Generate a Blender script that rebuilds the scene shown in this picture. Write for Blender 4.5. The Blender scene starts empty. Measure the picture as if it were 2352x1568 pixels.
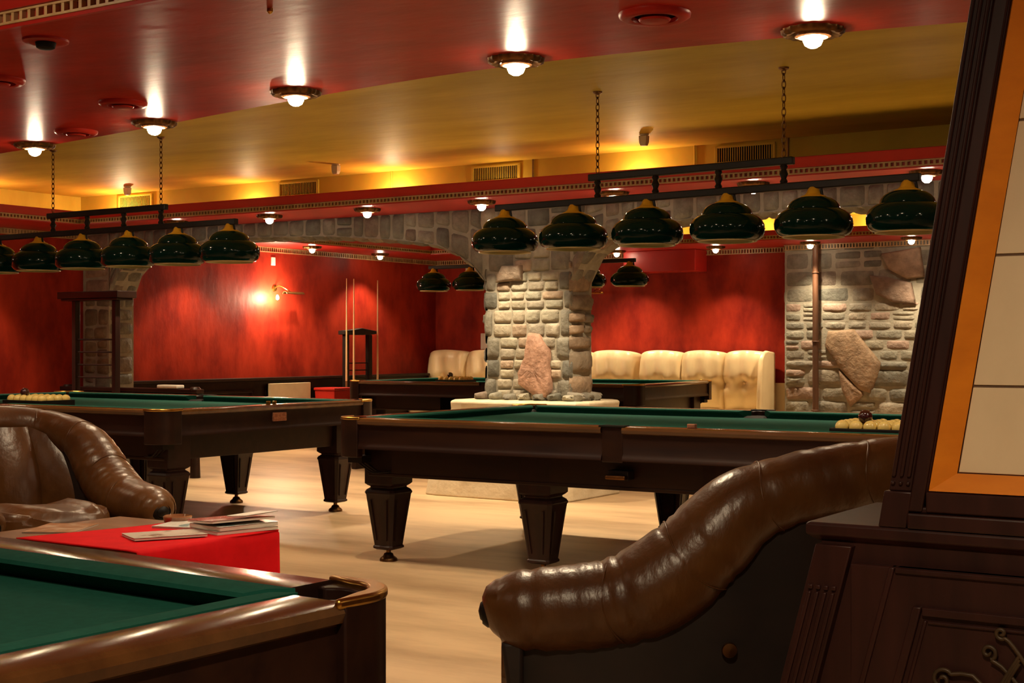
import bpy, math, random
from mathutils import Vector, Matrix
random.seed(7)
S = bpy.context.scene
COL = S.collection
PI = math.pi

# ---------------------------------------------------------------- camera, world, exposure
cd = bpy.data.cameras.new('camera')
cam = bpy.data.objects.new('camera', cd); COL.objects.link(cam)
cam.location = (0, 0, 1.254)
cam.rotation_euler = (PI/2, 0, math.radians(33))
cd.sensor_width = 36; cd.lens = 3267/2352*36; cd.shift_y = 9/2352
cd.clip_start = 0.05; cd.clip_end = 100
S.camera = cam
S.view_settings.view_transform = 'Standard'
S.view_settings.look = 'None'
S.view_settings.gamma = 1
S.view_settings.use_curve_mapping = False
S.view_settings.exposure = 0.35
w = bpy.data.worlds.new('world'); S.world = w; w.use_nodes = True
w.node_tree.nodes['Background'].inputs[0].default_value = (1, .7, .45, 1)
w.node_tree.nodes['Background'].inputs[1].default_value = 0.003
S.cycles.max_bounces = 6; S.cycles.diffuse_bounces = 4; S.cycles.glossy_bounces = 3
S.cycles.caustics_reflective = False; S.cycles.caustics_refractive = False
WARM = (1.0, .78, .50)

def lamp_light(name, kind, loc, power, parent=None, radius=.03, color=WARM, size=100, blend=.5, aim=None):
    l = bpy.data.lights.new(name, kind); l.energy = power; l.color = color
    l.shadow_soft_size = radius
    if kind == 'SPOT':
        l.spot_size = math.radians(size); l.spot_blend = blend
    o = bpy.data.objects.new(name, l); COL.objects.link(o); o.location = loc
    if aim is not None:
        o.rotation_euler = Vector(aim).to_track_quat('-Z', 'Y').to_euler()
    if parent: o.parent = parent
    return o

# ---------------------------------------------------------------- materials
def pm(name, base, rough=.5, metal=0, c2=None, scale=(4, 4, 4), detail=6, bump=None, coat=0, coat_rough=.1,
       attr=False, spec=.5, sheen=0, wave=None, lo=.35, hi=.65, rvar=0, emit=None):
    m = bpy.data.materials.new(name); m.use_nodes = True
    nt = m.node_tree; N = nt.nodes; L = nt.links
    b = N['Principled BSDF']
    b.inputs['Base Color'].default_value = (*base, 1)
    b.inputs['Roughness'].default_value = rough
    b.inputs['Metallic'].default_value = metal
    b.inputs['Specular IOR Level'].default_value = spec
    b.inputs['Coat Weight'].default_value = coat
    b.inputs['Coat Roughness'].default_value = coat_rough
    if sheen:
        b.inputs['Sheen Weight'].default_value = sheen
    if emit:
        b.inputs['Emission Color'].default_value = (*emit[0], 1)
        b.inputs['Emission Strength'].default_value = emit[1]
    tc = N.new('ShaderNodeTexCoord')
    mp = N.new('ShaderNodeMapping'); mp.inputs['Scale'].default_value = scale
    L.new(tc.outputs['Object'], mp.inputs['Vector'])
    if c2 or attr:
        if wave:
            n = N.new('ShaderNodeTexWave'); n.inputs['Scale'].default_value = wave[0]
            n.inputs['Distortion'].default_value = wave[1]; n.inputs['Detail'].default_value = 4
            n.inputs['Detail Scale'].default_value = 1.5
        else:
            n = N.new('ShaderNodeTexNoise'); n.inputs['Scale'].default_value = 1; n.inputs['Detail'].default_value = detail
            n.inputs['Roughness'].default_value = .6
        L.new(mp.outputs[0], n.inputs['Vector'])
        fac = n.outputs['Fac'] if 'Fac' in n.outputs else n.outputs[1]
        r = N.new('ShaderNodeMapRange'); r.inputs['From Min'].default_value = lo; r.inputs['From Max'].default_value = hi
        L.new(fac, r.inputs['Value'])
        mx = N.new('ShaderNodeMix'); mx.data_type = 'RGBA'
        L.new(r.outputs[0], mx.inputs['Factor'])
        mx.inputs[6].default_value = (*base, 1); mx.inputs[7].default_value = (*(c2 or base), 1)
        if attr:
            a = N.new('ShaderNodeAttribute'); a.attribute_name = 'Col'
            m2 = N.new('ShaderNodeMix'); m2.data_type = 'RGBA'; m2.blend_type = 'MULTIPLY'; m2.inputs['Factor'].default_value = 1
            L.new(mx.outputs[2], m2.inputs[6]); L.new(a.outputs['Color'], m2.inputs[7])
            L.new(m2.outputs[2], b.inputs['Base Color'])
        else:
            L.new(mx.outputs[2], b.inputs['Base Color'])
        if rvar:
            rr = N.new('ShaderNodeMapRange'); rr.inputs['To Min'].default_value = rough; rr.inputs['To Max'].default_value = rough+rvar
            L.new(fac, rr.inputs['Value']); L.new(rr.outputs[0], b.inputs['Roughness'])
    if bump:
        bs, bstr, bd = bump
        n2 = N.new('ShaderNodeTexNoise'); n2.inputs['Scale'].default_value = 1; n2.inputs['Detail'].default_value = 5
        mp2 = N.new('ShaderNodeMapping'); mp2.inputs['Scale'].default_value = bs if isinstance(bs, tuple) else (bs, bs, bs)
        L.new(tc.outputs['Object'], mp2.inputs['Vector']); L.new(mp2.outputs[0], n2.inputs['Vector'])
        bp = N.new('ShaderNodeBump'); bp.inputs['Strength'].default_value = bstr; bp.inputs['Distance'].default_value = bd
        L.new(n2.outputs['Fac'], bp.inputs['Height']); L.new(bp.outputs[0], b.inputs['Normal'])
    return m

M = {}
M['wall_red'] = pm('red_plaster', (.36, .030, .012), .5, c2=(.17, .011, .006), scale=(3.2, 3.2, 1.6), bump=((9, 9, 5), .25, .02), detail=9, spec=.12)
M['ceil_red'] = pm('red_ceiling_paint', (.38, .018, .009), .36, c2=(.24, .011, .006), scale=(1.4, 3.0, 1), bump=((6, 12, 6), .22, .010), detail=10, spec=.10)
M['trim_red'] = pm('red_trim_paint', (.46, .020, .012), .38, c2=(.36, .013, .009), scale=(2, 2, 2))
M['ochre'] = pm('ochre_plaster', (.58, .41, .056), .56, c2=(.46, .31, .036), scale=(1.0, 3.0, 1), bump=((3, 9, 3), .3, .012), detail=9, spec=.07)
M['dentil'] = pm('gilt_dentil', (.50, .34, .16), .45, c2=(.36, .22, .09), scale=(8, 8, 8))
M['wood'] = pm('dark_walnut', (.024, .009, .005), .36, c2=(.013, .005, .004), scale=(2, 14, 14), bump=((3, 30, 30), .08, .004), spec=.28)
M['wood_v'] = pm('dark_walnut_upright', (.028, .010, .0075), .42, c2=(.015, .006, .005), scale=(14, 14, 2), bump=((30, 30, 3), .08, .004), spec=.25)
M['cabinet'] = pm('cabinet_mahogany', (.040, .012, .009), .40, c2=(.022, .007, .0055), scale=(14, 14, 2), bump=((30, 30, 3), .08, .004), spec=.35)
M['rail'] = pm('polished_rail_wood', (.105, .044, .013), .17, c2=(.06, .024, .008), scale=(1.5, 12, 12), spec=.5)
M['felt'] = pm('green_cloth', (.012, .098, .072), .92, c2=(.010, .082, .060), scale=(40, 40, 40), bump=(300, .1, .001), spec=.1)
M['leather'] = pm('brown_leather', (.128, .052, .013), .27, c2=(.078, .029, .008), scale=(5, 5, 5), bump=((26, 26, 14), .35, .010), rvar=.12)
M['leather_dark'] = pm('dark_leather', (.020, .012, .010), .5, c2=(.012, .008, .007), scale=(8, 8, 8))
M['cream'] = pm('cream_leather', (.78, .62, .36), .38, c2=(.70, .53, .29), scale=(3, 3, 3), bump=((14, 14, 6), .25, .012))
M['brass'] = pm('brass', (.62, .36, .08), .28, 1, c2=(.40, .22, .05), scale=(12, 12, 12))
M['bronze'] = pm('aged_bronze', (.20, .09, .03), .42, 1, c2=(.10, .05, .02), scale=(12, 12, 12))
M['iron'] = pm('black_iron', (.014, .009, .007), .45, c2=(.008, .006, .005), scale=(9, 9, 9), spec=.2)
M['green'] = pm('green_enamel', (.0025, .0145, .0105), .10, c2=(.002, .012, .009), scale=(6, 6, 6), spec=.16)
M['shade_in'] = pm('cream_enamel', (.62, .48, .22), .3, c2=(.55, .42, .18), scale=(6, 6, 6))
M['cap'] = pm('yellow_cap', (.62, .32, .018), .32, c2=(.52, .25, .014), scale=(9, 9, 9))
M['stone'] = pm('field_stone', (1, 1, 1), .72, c2=(.62, .60, .58), scale=(11, 11, 11), bump=(28, .55, .02), attr=True, detail=9)
M['mortar'] = pm('mortar', (.33, .305, .24), .85, c2=(.25, .23, .18), scale=(9, 9, 9), bump=(40, .5, .01))
M['plinth'] = pm('limewashed_plinth', (.66, .57, .41), .75, c2=(.48, .39, .25), scale=(4, 4, 7), bump=(18, .35, .015), lo=.45, hi=.7)
M['floor'] = pm('pale_floor', (.62, .44, .255), .36, c2=(.30, .19, .10), scale=(.6, 1.9, 1), detail=10, bump=((3, 9, 3), .05, .01), rvar=.15, lo=.42, hi=.72)
M['cream_wall'] = pm('cream_paint', (.66, .54, .34), .6, c2=(.58, .46, .28), scale=(4, 4, 4))
M['orange'] = pm('orange_veneer', (.78, .25, .012), .38, c2=(.64, .19, .009), scale=(3, 10, 10), coat=.2)
M['tile'] = pm('beige_tile', (.80, .66, .44), .34, c2=(.70, .56, .36), scale=(3, 3, 1.6), detail=8)
M['grout'] = pm('brown_grout', (.16, .09, .05), .8, c2=(.12, .07, .04), scale=(20, 20, 20))
M['cloth_red'] = pm('red_cloth', (.66, .005, .010), .8, c2=(.56, .004, .008), scale=(9, 9, 9), bump=(120, .15, .002), spec=.12)
M['table_wood'] = pm('brown_table_wood', (.26, .11, .040), .35, c2=(.17, .065, .022), scale=(2, 12, 12), coat=.2)
M['paper'] = pm('white_paper', (.74, .68, .60), .5, c2=(.66, .60, .52), scale=(8, 8, 8))
M['cover_white'] = pm('printed_cover_pale', (.70, .66, .60), .3, c2=(.14, .27, .28), scale=(9, 6, 5), lo=.56, hi=.60)
M['cover_grey'] = pm('printed_cover_beige', (.62, .54, .45), .3, c2=(.26, .16, .11), scale=(7, 11, 5), lo=.52, hi=.62)
M['cover_red'] = pm('printed_cover_red', (.30, .055, .035), .25, c2=(.68, .52, .44), scale=(9, 5, 5), lo=.55, hi=.62)
M['cover_brown'] = pm('printed_cover_brown', (.38, .16, .06), .3, c2=(.52, .34, .22), scale=(14, 14, 5), lo=.48, hi=.58)
M['ivory'] = pm('ivory_ball', (.72, .55, .18), .16, c2=(.66, .49, .15), scale=(6, 6, 6), coat=.5)
M['ball_dark'] = pm('dark_red_ball', (.045, .008, .008), .12, c2=(.03, .006, .006), scale=(6, 6, 6), coat=.5)
M['cue'] = pm('pale_cue_wood', (.66, .42, .20), .35, c2=(.58, .35, .16), scale=(30, 30, 2))
M['white'] = pm('white_plastic', (.72, .68, .60), .45, c2=(.66, .62, .54), scale=(10, 10, 10))
M['glow'] = pm('lit_glass', (1, .9, .75), .2, emit=((1, .80, .52), 130))
M['glow_small'] = pm('lit_glass_small', (1, .9, .75), .2, emit=((1, .82, .58), 40))
M['hole'] = pm('pocket_leather', (.012, .009, .007), .7, c2=(.008, .006, .005), scale=(9, 9, 9), spec=.1)
M['plate'] = pm('copper_plate', (.42, .19, .11), .45, .6, c2=(.30, .12, .07), scale=(30, 30, 60), lo=.45, hi=.55)
M['glass'] = pm('lamp_crystal', (.34, .15, .07), .12, c2=(.22, .09, .04), scale=(9, 9, 9), spec=.8)
M['bronze_matt'] = pm('brown_pipe_paint', (.11, .045, .018), .6, c2=(.075, .03, .012), scale=(9, 9, 3))
M['gilt'] = pm('dull_gilt_carving', (.060, .034, .012), .5, .2, c2=(.04, .023, .009), scale=(20, 20, 20))

# ---------------------------------------------------------------- mesh building
class MB:
    def __init__(s):
        s.v = []; s.f = []; s.m = []; s.c = []
    def add(s, verts, faces, mi=0, col=None):
        o = len(s.v); s.v += [tuple(p) for p in verts]
        for f in faces:
            s.f.append(tuple(i+o for i in f)); s.m.append(mi); s.c.append(col)
    def box(s, c, d, mi=0, T=None):
        x, y, z = d[0]/2, d[1]/2, d[2]/2
        V = [Vector((c[0]+a*x, c[1]+b*y, c[2]+e*z)) for e in (-1, 1) for b in (-1, 1) for a in (-1, 1)]
        if T: V = [T @ p for p in V]
        s.add(V, [(0, 2, 3, 1), (4, 5, 7, 6), (0, 1, 5, 4), (2, 6, 7, 3), (0, 4, 6, 2), (1, 3, 7, 5)], mi)
    def bb(s, a, b, mi=0, T=None):
        s.box([(a[i]+b[i])/2 for i in range(3)], [abs(b[i]-a[i]) for i in range(3)], mi, T)
    def loft(s, rings, mi=0, closed=True, cap0=True, cap1=True, col=None):
        n = len(rings[0]); V = [p for r in rings for p in r]; F = []
        for i in range(len(rings)-1):
            for j in range(n if closed else n-1):
                k = (j+1) % n
                F.append((i*n+j, i*n+k, (i+1)*n+k, (i+1)*n+j))
        if closed and cap0: F.append(tuple(range(n-1, -1, -1)))
        if closed and cap1: F.append(tuple((len(rings)-1)*n+j for j in range(n)))
        s.add(V, F, mi, col)
    def prism(s, poly, z0, z1, mi=0, T=None):
        r0 = [Vector((p[0], p[1], z0)) for p in poly]; r1 = [Vector((p[0], p[1], z1)) for p in poly]
        if T: r0 = [T @ p for p in r0]; r1 = [T @ p for p in r1]
        s.loft([r0, r1], mi)
    def lathe(s, prof, c=(0, 0, 0), seg=28, mi=0, T=None, cap=True, wob=None):
        rings = []
        for r, z in prof:
            ring = []
            for j in range(seg):
                a = 2*PI*j/seg
                rr = r*(1+(wob(a) if wob else 0))
                p = Vector((c[0]+rr*math.cos(a), c[1]+rr*math.sin(a), c[2]+z))
                ring.append(T @ p if T else p)
            rings.append(ring)
        s.loft(rings, mi, True, cap, cap)
    def tube(s, path, rad, seg=10, mi=0, cap=True, up=(0, 0, 1), ell=None):
        P = [Vector(p) for p in path]; n = len(P)
        R = rad if isinstance(rad, (list, tuple)) else [rad]*n
        rings = []; prevu = Vector(up)
        for i in range(n):
            t = (P[min(i+1, n-1)]-P[max(i-1, 0)]).normalized()
            u = prevu - t*prevu.dot(t)
            if u.length < 1e-4: u = t.orthogonal()
            u.normalize(); v = t.cross(u); prevu = u
            ring = []
            for j in range(seg):
                a = 2*PI*j/seg
                ea = ell if ell else 1.0
                ring.append(P[i]+u*(R[i]*math.cos(a))+v*(R[i]*ea*math.sin(a)))
            rings.append(ring)
        s.loft(rings, mi, True, cap, cap)
    def ring(s, c, R, r, seg=24, rs=8, mi=0, T=None):
        V = []; F = []
        for i in range(seg):
            a = 2*PI*i/seg
            for j in range(rs):
                b = 2*PI*j/rs
                p = Vector((c[0]+(R+r*math.cos(b))*math.cos(a), c[1]+(R+r*math.cos(b))*math.sin(a), c[2]+r*math.sin(b)))
                V.append(T @ p if T else p)
        for i in range(seg):
            for j in range(rs):
                F.append((i*rs+j, ((i+1) % seg)*rs+j, ((i+1) % seg)*rs+(j+1) % rs, i*rs+(j+1) % rs))
        s.add(V, F, mi)
    def grid(s, fn, nu, nv, mi=0, col=None):
        V = [fn(i/nu, j/nv) for i in range(nu+1) for j in range(nv+1)]
        F = [(i*(nv+1)+j, (i+1)*(nv+1)+j, (i+1)*(nv+1)+j+1, i*(nv+1)+j+1) for i in range(nu) for j in range(nv)]
        s.add(V, F, mi, col)

def mk(name, mb, mats, parent=None, smooth=True, ang=35, bevel=0, seg=2, sub=0, loc=None, rot=None):
    me = bpy.data.meshes.new(name)
    me.from_pydata(mb.v, [], mb.f)
    if not isinstance(mats, (list, tuple)): mats = [mats]
    for m in mats: me.materials.append(M[m] if isinstance(m, str) else m)
    for p, i in zip(me.polygons, mb.m): p.material_index = i
    if any(c is not None for c in mb.c):
        at = me.color_attributes.new('Col', 'FLOAT_COLOR', 'CORNER')
        for p, c in zip(me.polygons, mb.c):
            for li in p.loop_indices: at.data[li].color = (*(c or (1, 1, 1)), 1)
    me.validate(); me.update()
    import bmesh
    bm = bmesh.new(); bm.from_mesh(me); bmesh.ops.recalc_face_normals(bm, faces=bm.faces); bm.to_mesh(me); bm.free()
    if smooth:
        me.polygons.foreach_set('use_smooth', [True]*len(me.polygons))
        me.set_sharp_from_angle(angle=math.radians(ang))
    o = bpy.data.objects.new(name, me); COL.objects.link(o)
    if bevel:
        b = o.modifiers.new('bevel', 'BEVEL'); b.width = bevel; b.segments = seg; b.limit_method = 'ANGLE'; b.angle_limit = math.radians(40)
        b.harden_normals = False
    if sub:
        b = o.modifiers.new('sub', 'SUBSURF'); b.levels = sub; b.render_levels = sub
    if parent: o.parent = parent
    if loc: o.location = loc
    if rot: o.rotation_euler = rot
    return o

def thing(name, label, cat, loc=(0, 0, 0), rz=0, group=None):
    o = bpy.data.objects.new(name, None); COL.objects.link(o); o.empty_display_size = .1
    o.location = loc; o.rotation_euler = (0, 0, rz)
    return tag(o, label, cat, group)
def tag(o, label, cat, group=None):
    o['label'] = label; o['category'] = cat
    if group: o['group'] = group
    return o
def struct(o):
    o['kind'] = 'structure'; return o
def dup(o, parent=None, loc=None, rz=None, label=None):
    c = o.copy(); COL.objects.link(c)
    if parent: c.parent = parent
    if loc is not None: c.location = loc
    if rz is not None: c.rotation_euler = (0, 0, rz)
    if label: c['label'] = label
    for k in list(o.children): dup(k, c)
    return c
def lerp(a, b, t): return a+(b-a)*t
def interp(pts, x):
    if x <= pts[0][0]: return pts[0][1]
    for (a, b), (c, d) in zip(pts, pts[1:]):
        if x <= c: return lerp(b, d, (x-a)/(c-a))
    return pts[-1][1]
def smooth_path(pts, n=6):
    out = []
    P = [Vector(p) for p in pts]
    for i in range(len(P)-1):
        p0, p1, p2, p3 = P[max(i-1, 0)], P[i], P[i+1], P[min(i+2, len(P)-1)]
        for k in range(n):
            t = k/n
            out.append(.5*((2*p1)+(p2-p0)*t+(2*p0-5*p1+4*p2-p3)*t*t+(3*p1-p0-3*p2+p3)*t**3))
    out.append(P[-1])
    return out

# ================================================================= ROOM SHELL
XL, XR, YN, YB = -11.8, 3.2, -3.2, 16.2
ZC, ZR, ZS = 2.79, 2.60, 2.41
YA = 9.95; TA = .36
mb = MB(); mb.bb((XL-.2, YN-.2, -.12), (XR+.2, YB+.2, 0)); struct(mk('floor', mb, 'floor', smooth=False))
mb = MB(); mb.bb((XL-.2, YN-.2, ZC), (XR+.2, YB+.2, ZC+.15)); struct(mk('ceiling', mb, 'ochre', smooth=False))
# dropped red ceiling with a gently curved far edge and a long recessed tray
edge = [(XL, 6.75), (-9.6, 6.55), (-8.4, 6.41), (-6.9, 6.19), (-5.56, 5.95), (-4.49, 5.79), (-3.7, 5.745), (-3.0, 5.79), (-2.26, 5.89), (-1.64, 6.0), (0, 6.4), (XR, 7.4)]
ep = [(p.x, p.y) for p in smooth_path([(a, b, 0) for a, b in edge], 5)]
mb = MB(); mb.prism(ep+[(XR, 3.92), (XL, 3.92)], ZR, ZC)
mb.bb((XL, YN, ZR), (XR, 1.4, ZC)); mb.bb((XL, 1.4, ZC-.03), (XR, 3.92, ZC))
struct(mk('ceiling', mb, 'ceil_red', smooth=False))
# walls
mb = MB(); mb.bb((XL-.2, YN-.2, 0), (XL, YB+.2, ZS)); mb.bb((XL-.2, YN-.2, ZS), (XL, YB+.2, ZC), 1); struct(mk('wall_left', mb, ['wall_red', 'ochre'], smooth=False))
mb = MB(); mb.bb((XL, YB, 0), (XR, YB+.2, 2.46)); mb.bb((XL, YB, 2.46), (XR, YB+.2, ZC), 1); struct(mk('wall_back', mb, ['wall_red', 'ochre'], smooth=False))
mb = MB(); mb.bb((XR, YN-.2, 0), (XR+.2, YB+.2, ZC)); struct(mk('wall_right', mb, 'wall_red', smooth=False))
mb = MB(); mb.bb((XL, YN-.2, 0), (XR, YN, ZC)); struct(mk('wall_near', mb, 'wall_red', smooth=False))

# --- arch wall
ARCL = [(-11.40, 1.74), (-11.34, 1.9), (-11.19, 2.05), (-10.9, 2.16), (-10.4, 2.24), (-9.67, 2.275), (-8.6, 2.25), (-8.1, 2.215), (-7.7, 2.18), (-7.25, 2.115), (-6.98, 2.0), (-6.84, 1.9), (-6.75, 1.79)]
ARCR = [(-5.91, 1.76), (-5.815, 1.95), (-5.61, 2.09), (-5.3, 2.17), (-4.98, 2.22), (-4.38, 2.245), (-3.4, 2.25), (-2.6, 2.24), (-1.8, 2.18), (-1.3, 2.05), (-1.0, 1.8)]
ARCL = [(p.x, p.z) for p in smooth_path([(a, 0, b) for a, b in ARCL], 3)]
ARCR = [(p.x, p.z) for p in smooth_path([(a, 0, b) for a, b in ARCR], 3)]
def core(mb, x0, x1, y0, y1, arc, top, n=40):
    rings = []
    for i in range(n+1):
        x = lerp(x0, x1, i/n); z = interp(arc, x)
        rings.append([Vector((x, y0, z)), Vector((x, y0, top)), Vector((x, y1, top)), Vector((x, y1, z))])
    mb.loft(rings, 0)
mb = MB()
core(mb, -11.40, -6.75, YA+.03, YA+TA, ARCL, 2.5); core(mb, -5.91, -1.0, YA+.03, YA+TA, ARCR, 2.5)
mb.bb((-1.0, YA+.03, 0), (-.2, YA+TA, 2.5)); mb.bb((-.2, YA+.03, 2.2), (XR, YA+TA, 2.5))
archwall = struct(mk('wall_middle', mb, 'mortar', smooth=False))
mb = MB(); mb.bb((XL, YA, 2.5), (XR, YA+TA, ZC)); struct(mk('wall_upper', mb, 'ochre', smooth=False))

GREYS = [(.22, .205, .165), (.18, .17, .135), (.15, .15, .125), (.24, .22, .175), (.20, .19, .15), (.20, .16, .125), (.13, .13, .11)]
PALE = [(.40, .365, .27), (.36, .34, .26), (.43, .385, .29), (.33, .32, .25), (.40, .31, .225), (.33, .30, .235)]
PINK = [(.42, .25, .17), (.40, .27, .19)]
def jit(c, a=.12):
    k = 1+random.uniform(-a, a); return tuple(min(1, x*k) for x in c)
def stone(mb, q, P, depth=.04, gap=.008, col=(1, 1, 1), n=6, rough=.25, rnd=4.0):
    """q: four corners (s,t); P maps (s,t,h) to space; a rounded, uneven block face"""
    cx = sum(p[0] for p in q)/4; cy = sum(p[1] for p in q)/4
    q2 = []
    for p in q:
        dx, dy = p[0]-cx, p[1]-cy
        q2.append((p[0]-math.copysign(min(gap, abs(dx)*.4), dx)+random.uniform(-.5, .5)*gap, p[1]-math.copysign(min(gap, abs(dy)*.4), dy)+random.uniform(-.5, .5)*gap))
    ph = [random.uniform(0, 6.28) for _ in range(4)]; tilt = (random.uniform(-1, 1)*rough*.5, random.uniform(-1, 1)*rough*.5)
    def sp(u): return u*u*(3-2*u)*.5+u*.5
    def fn(a, b):
        a0, b0 = sp(a), sp(b)
        A, B = 2*a0-1, 2*b0-1
        # round the corners of the outline
        A2 = A*(1-.055*abs(B)**6); B2 = B*(1-.055*abs(A)**6)
        u, v = (A2+1)/2, (B2+1)/2
        s = lerp(lerp(q2[0][0], q2[1][0], u), lerp(q2[3][0], q2[2][0], u), v)
        t = lerp(lerp(q2[0][1], q2[1][1], u), lerp(q2[3][1], q2[2][1], u), v)
        hh = (1-abs(A)**rnd)*(1-abs(B)**rnd)
        hh = hh**.6 if hh > 0 else 0
        h = depth*hh*(1+tilt[0]*A+tilt[1]*B+rough*.5*math.sin(5*A+ph[0])*math.sin(4*B+ph[1])+rough*.3*math.sin(11*A+ph[2]+6*B))
        return P(s, t, h-.004)
    mb.grid(fn, n, n, 0, col)
def polystone(mb, poly, P, depth, col, rough=.15):
    cx = sum(p[0] for p in poly)/len(poly); cy = sum(p[1] for p in poly)/len(poly)
    pts = []
    for i in range(len(poly)):
        a, b = poly[i], poly[(i+1) % len(poly)]
        for k in range(3): pts.append((lerp(a[0], b[0], k/3), lerp(a[1], b[1], k/3)))
    rings = []
    for f, h in ((1, -.03), (1, .3), (.97, .75), (.9, .97), (.7, 1.05), (.4, 1.1), (.15, 1.08)):
        rings.append([P(cx+(p[0]-cx)*f, cy+(p[1]-cy)*f, depth*h*(1+(random.uniform(-rough, rough) if h > .3 else 0))) for p in pts])
    mb.loft(rings, 0, True, False, True, col)
def rows(mb, s0, s1, t0, t1, P, hmin, hmax, wmin, wmax, pal, depth=.04, gap=.008, left=None, right=None, skip=None, rough=.25, n=6):
    t = t0
    while t < t1-.02:
        h = random.uniform(hmin, hmax)
        if t+h > t1-hmin*.6: h = t1-t
        a = left(t+h/2) if left else s0; b = right(t+h/2) if right else s1
        s = a
        while s < b-.01:
            wd = random.uniform(wmin, wmax)
            if s+wd > b-wmin*.7: wd = b-s
            if not (skip and skip(s+wd/2, t+h/2)):
                two = wd < wmax*.8 and h > hmax*.75 and random.random() < .35
                parts = [(t, t+h*.5), (t+h*.5, t+h)] if two else [(t, t+h)]
                for ta, tb in parts:
                    j = gap*.8
                    q = [(s, ta+random.uniform(-j, j)), (s+wd, ta+random.uniform(-j, j)), (s+wd, tb+random.uniform(-j, j)), (s, tb+random.uniform(-j, j))]
                    stone(mb, q, P, depth*random.uniform(.7, 1.2), gap, jit(random.choice(pal)), n, rough)
            s += wd
        t += h
def inpoly(poly):
    def f(x, y):
        c = False
        for i in range(len(poly)):
            (x1, y1), (x2, y2) = poly[i], poly[i-1]
            if (y1 > y) != (y2 > y) and x < (x2-x1)*(y-y1)/(y2-y1)+x1: c = not c
        return c
    return f
PF = lambda s, t, h: Vector((s, YA+.03-h, t))
# arch stones: upright blocks following the curve
mb = MB()
def arch_stones(mb, x0, x1, arc):
    x = x0
    while x < x1-.02:
        wd = random.uniform(.13, .21)
        if x+wd > x1-.08: wd = x1-x
        za, zb = interp(arc, x), interp(arc, x+wd); top = ZS+.015
        k = max(1, round((top-min(za, zb))/random.uniform(.12, .22)))
        cuts = [0]+sorted(min(.9, max(.1, i/k+random.uniform(-.08, .08))) for i in range(1, k))+[1]
        for c0, c1 in zip(cuts, cuts[1:]):
            lean = 0
            q = [(x, lerp(za, top, c0)), (x+wd, lerp(zb, top, c0)), (x+wd, lerp(zb, top, c1)), (x, lerp(za, top, c1))]
            stone(mb, q, PF, .034, .010, jit(random.choice(GREYS)), 6, .3)
        x += wd
arch_stones(mb, -11.40, -6.77, ARCL); arch_stones(mb, -5.90, -1.0, ARCR)
rows(mb, -1.0, -.2, 0, ZS, PF, .1, .2, .15, .3, GREYS)
# intrados blocks of the right arch (seen from below)
for arc, x0, x1 in ((ARCR, -5.80, -1.0), (ARCL, -11.38, -6.77)):
    ap = [Vector((a, 0, b)) for a, b in arc]; ln = [0]
    for p, q in zip(ap, ap[1:]): ln.append(ln[-1]+(q-p).length)
    def PI_(s, t, h, ap=ap, ln=ln):
        i = max(0, min(len(ln)-2, next((k for k in range(len(ln)-1) if ln[k+1] >= s), len(ln)-2)))
        d = (ap[i+1]-ap[i]).normalized(); p = ap[i]+d*(s-ln[i])
        return Vector((p.x+d.z*h, t, p.z-d.x*h))
    x = .0
    while x < ln[-1]-.05:
        wd = min(random.uniform(.14, .2), ln[-1]-x)
        half_ = YA+TA*random.uniform(.35, .65)
        for ya, yb in ((YA+.01, half_), (half_, YA+TA)):
            stone(mb, [(x, ya), (x+wd, ya), (x+wd, yb), (x, yb)], PI_, .028, .008, jit(random.choice(GREYS)), 5, .3)
        x += wd
mk('arch_stonework', mb, 'stone', archwall, ang=60)

# --- stone column on its plinth
colm = thing('stone_column', 'rough stone column on a pale plinth in the middle of the room', 'column', (-6.33, YA+.18, 0))
ox, oy = -6.33, YA+.18
mb = MB()
def ringp(x0, x1, y0, y1, z): return [Vector((x0-ox, y0-oy, z)), Vector((x1-ox, y0-oy, z)), Vector((x1-ox, y1-oy, z)), Vector((x0-ox, y1-oy, z))]
mb.loft([ringp(-6.74, -5.90, YA+.03, YA+TA, .75), ringp(-6.72, -5.91, YA+.03, YA+TA, 1.5), ringp(-6.76, -5.9, YA+.03, YA+TA, 1.82), ringp(-6.80, -5.91, YA+.03, YA+TA, 2.0), ringp(-6.80, -5.91, YA+.03, YA+TA, 2.5)], 0)
mk('core', mb, 'mortar', colm, smooth=False)
mb = MB()
PC = lambda s, t, h: Vector((s-ox, YA+.03-h-oy, t))
PCr = lambda s, t, h: Vector((-5.91+h-ox, s-oy, t))
PCl = lambda s, t, h: Vector((-6.74-h-ox, s-oy, t))
slab = [(-6.30, 1.36), (-6.20, 1.35), (-6.10, 1.22), (-6.085, 1.0), (-6.08, .87), (-6.16, .80), (-6.28, .86), (-6.395, .93), (-6.40, 1.02), (-6.335, 1.16)]
insl = inpoly([(-6.25+(a+6.25)*.9, 1.07+(b-1.07)*.93) for a, b in slab])
edgeL = lambda t: -6.76+.03*math.sin(t*7)+(.02 if t > 1.4 else 0)
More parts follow.
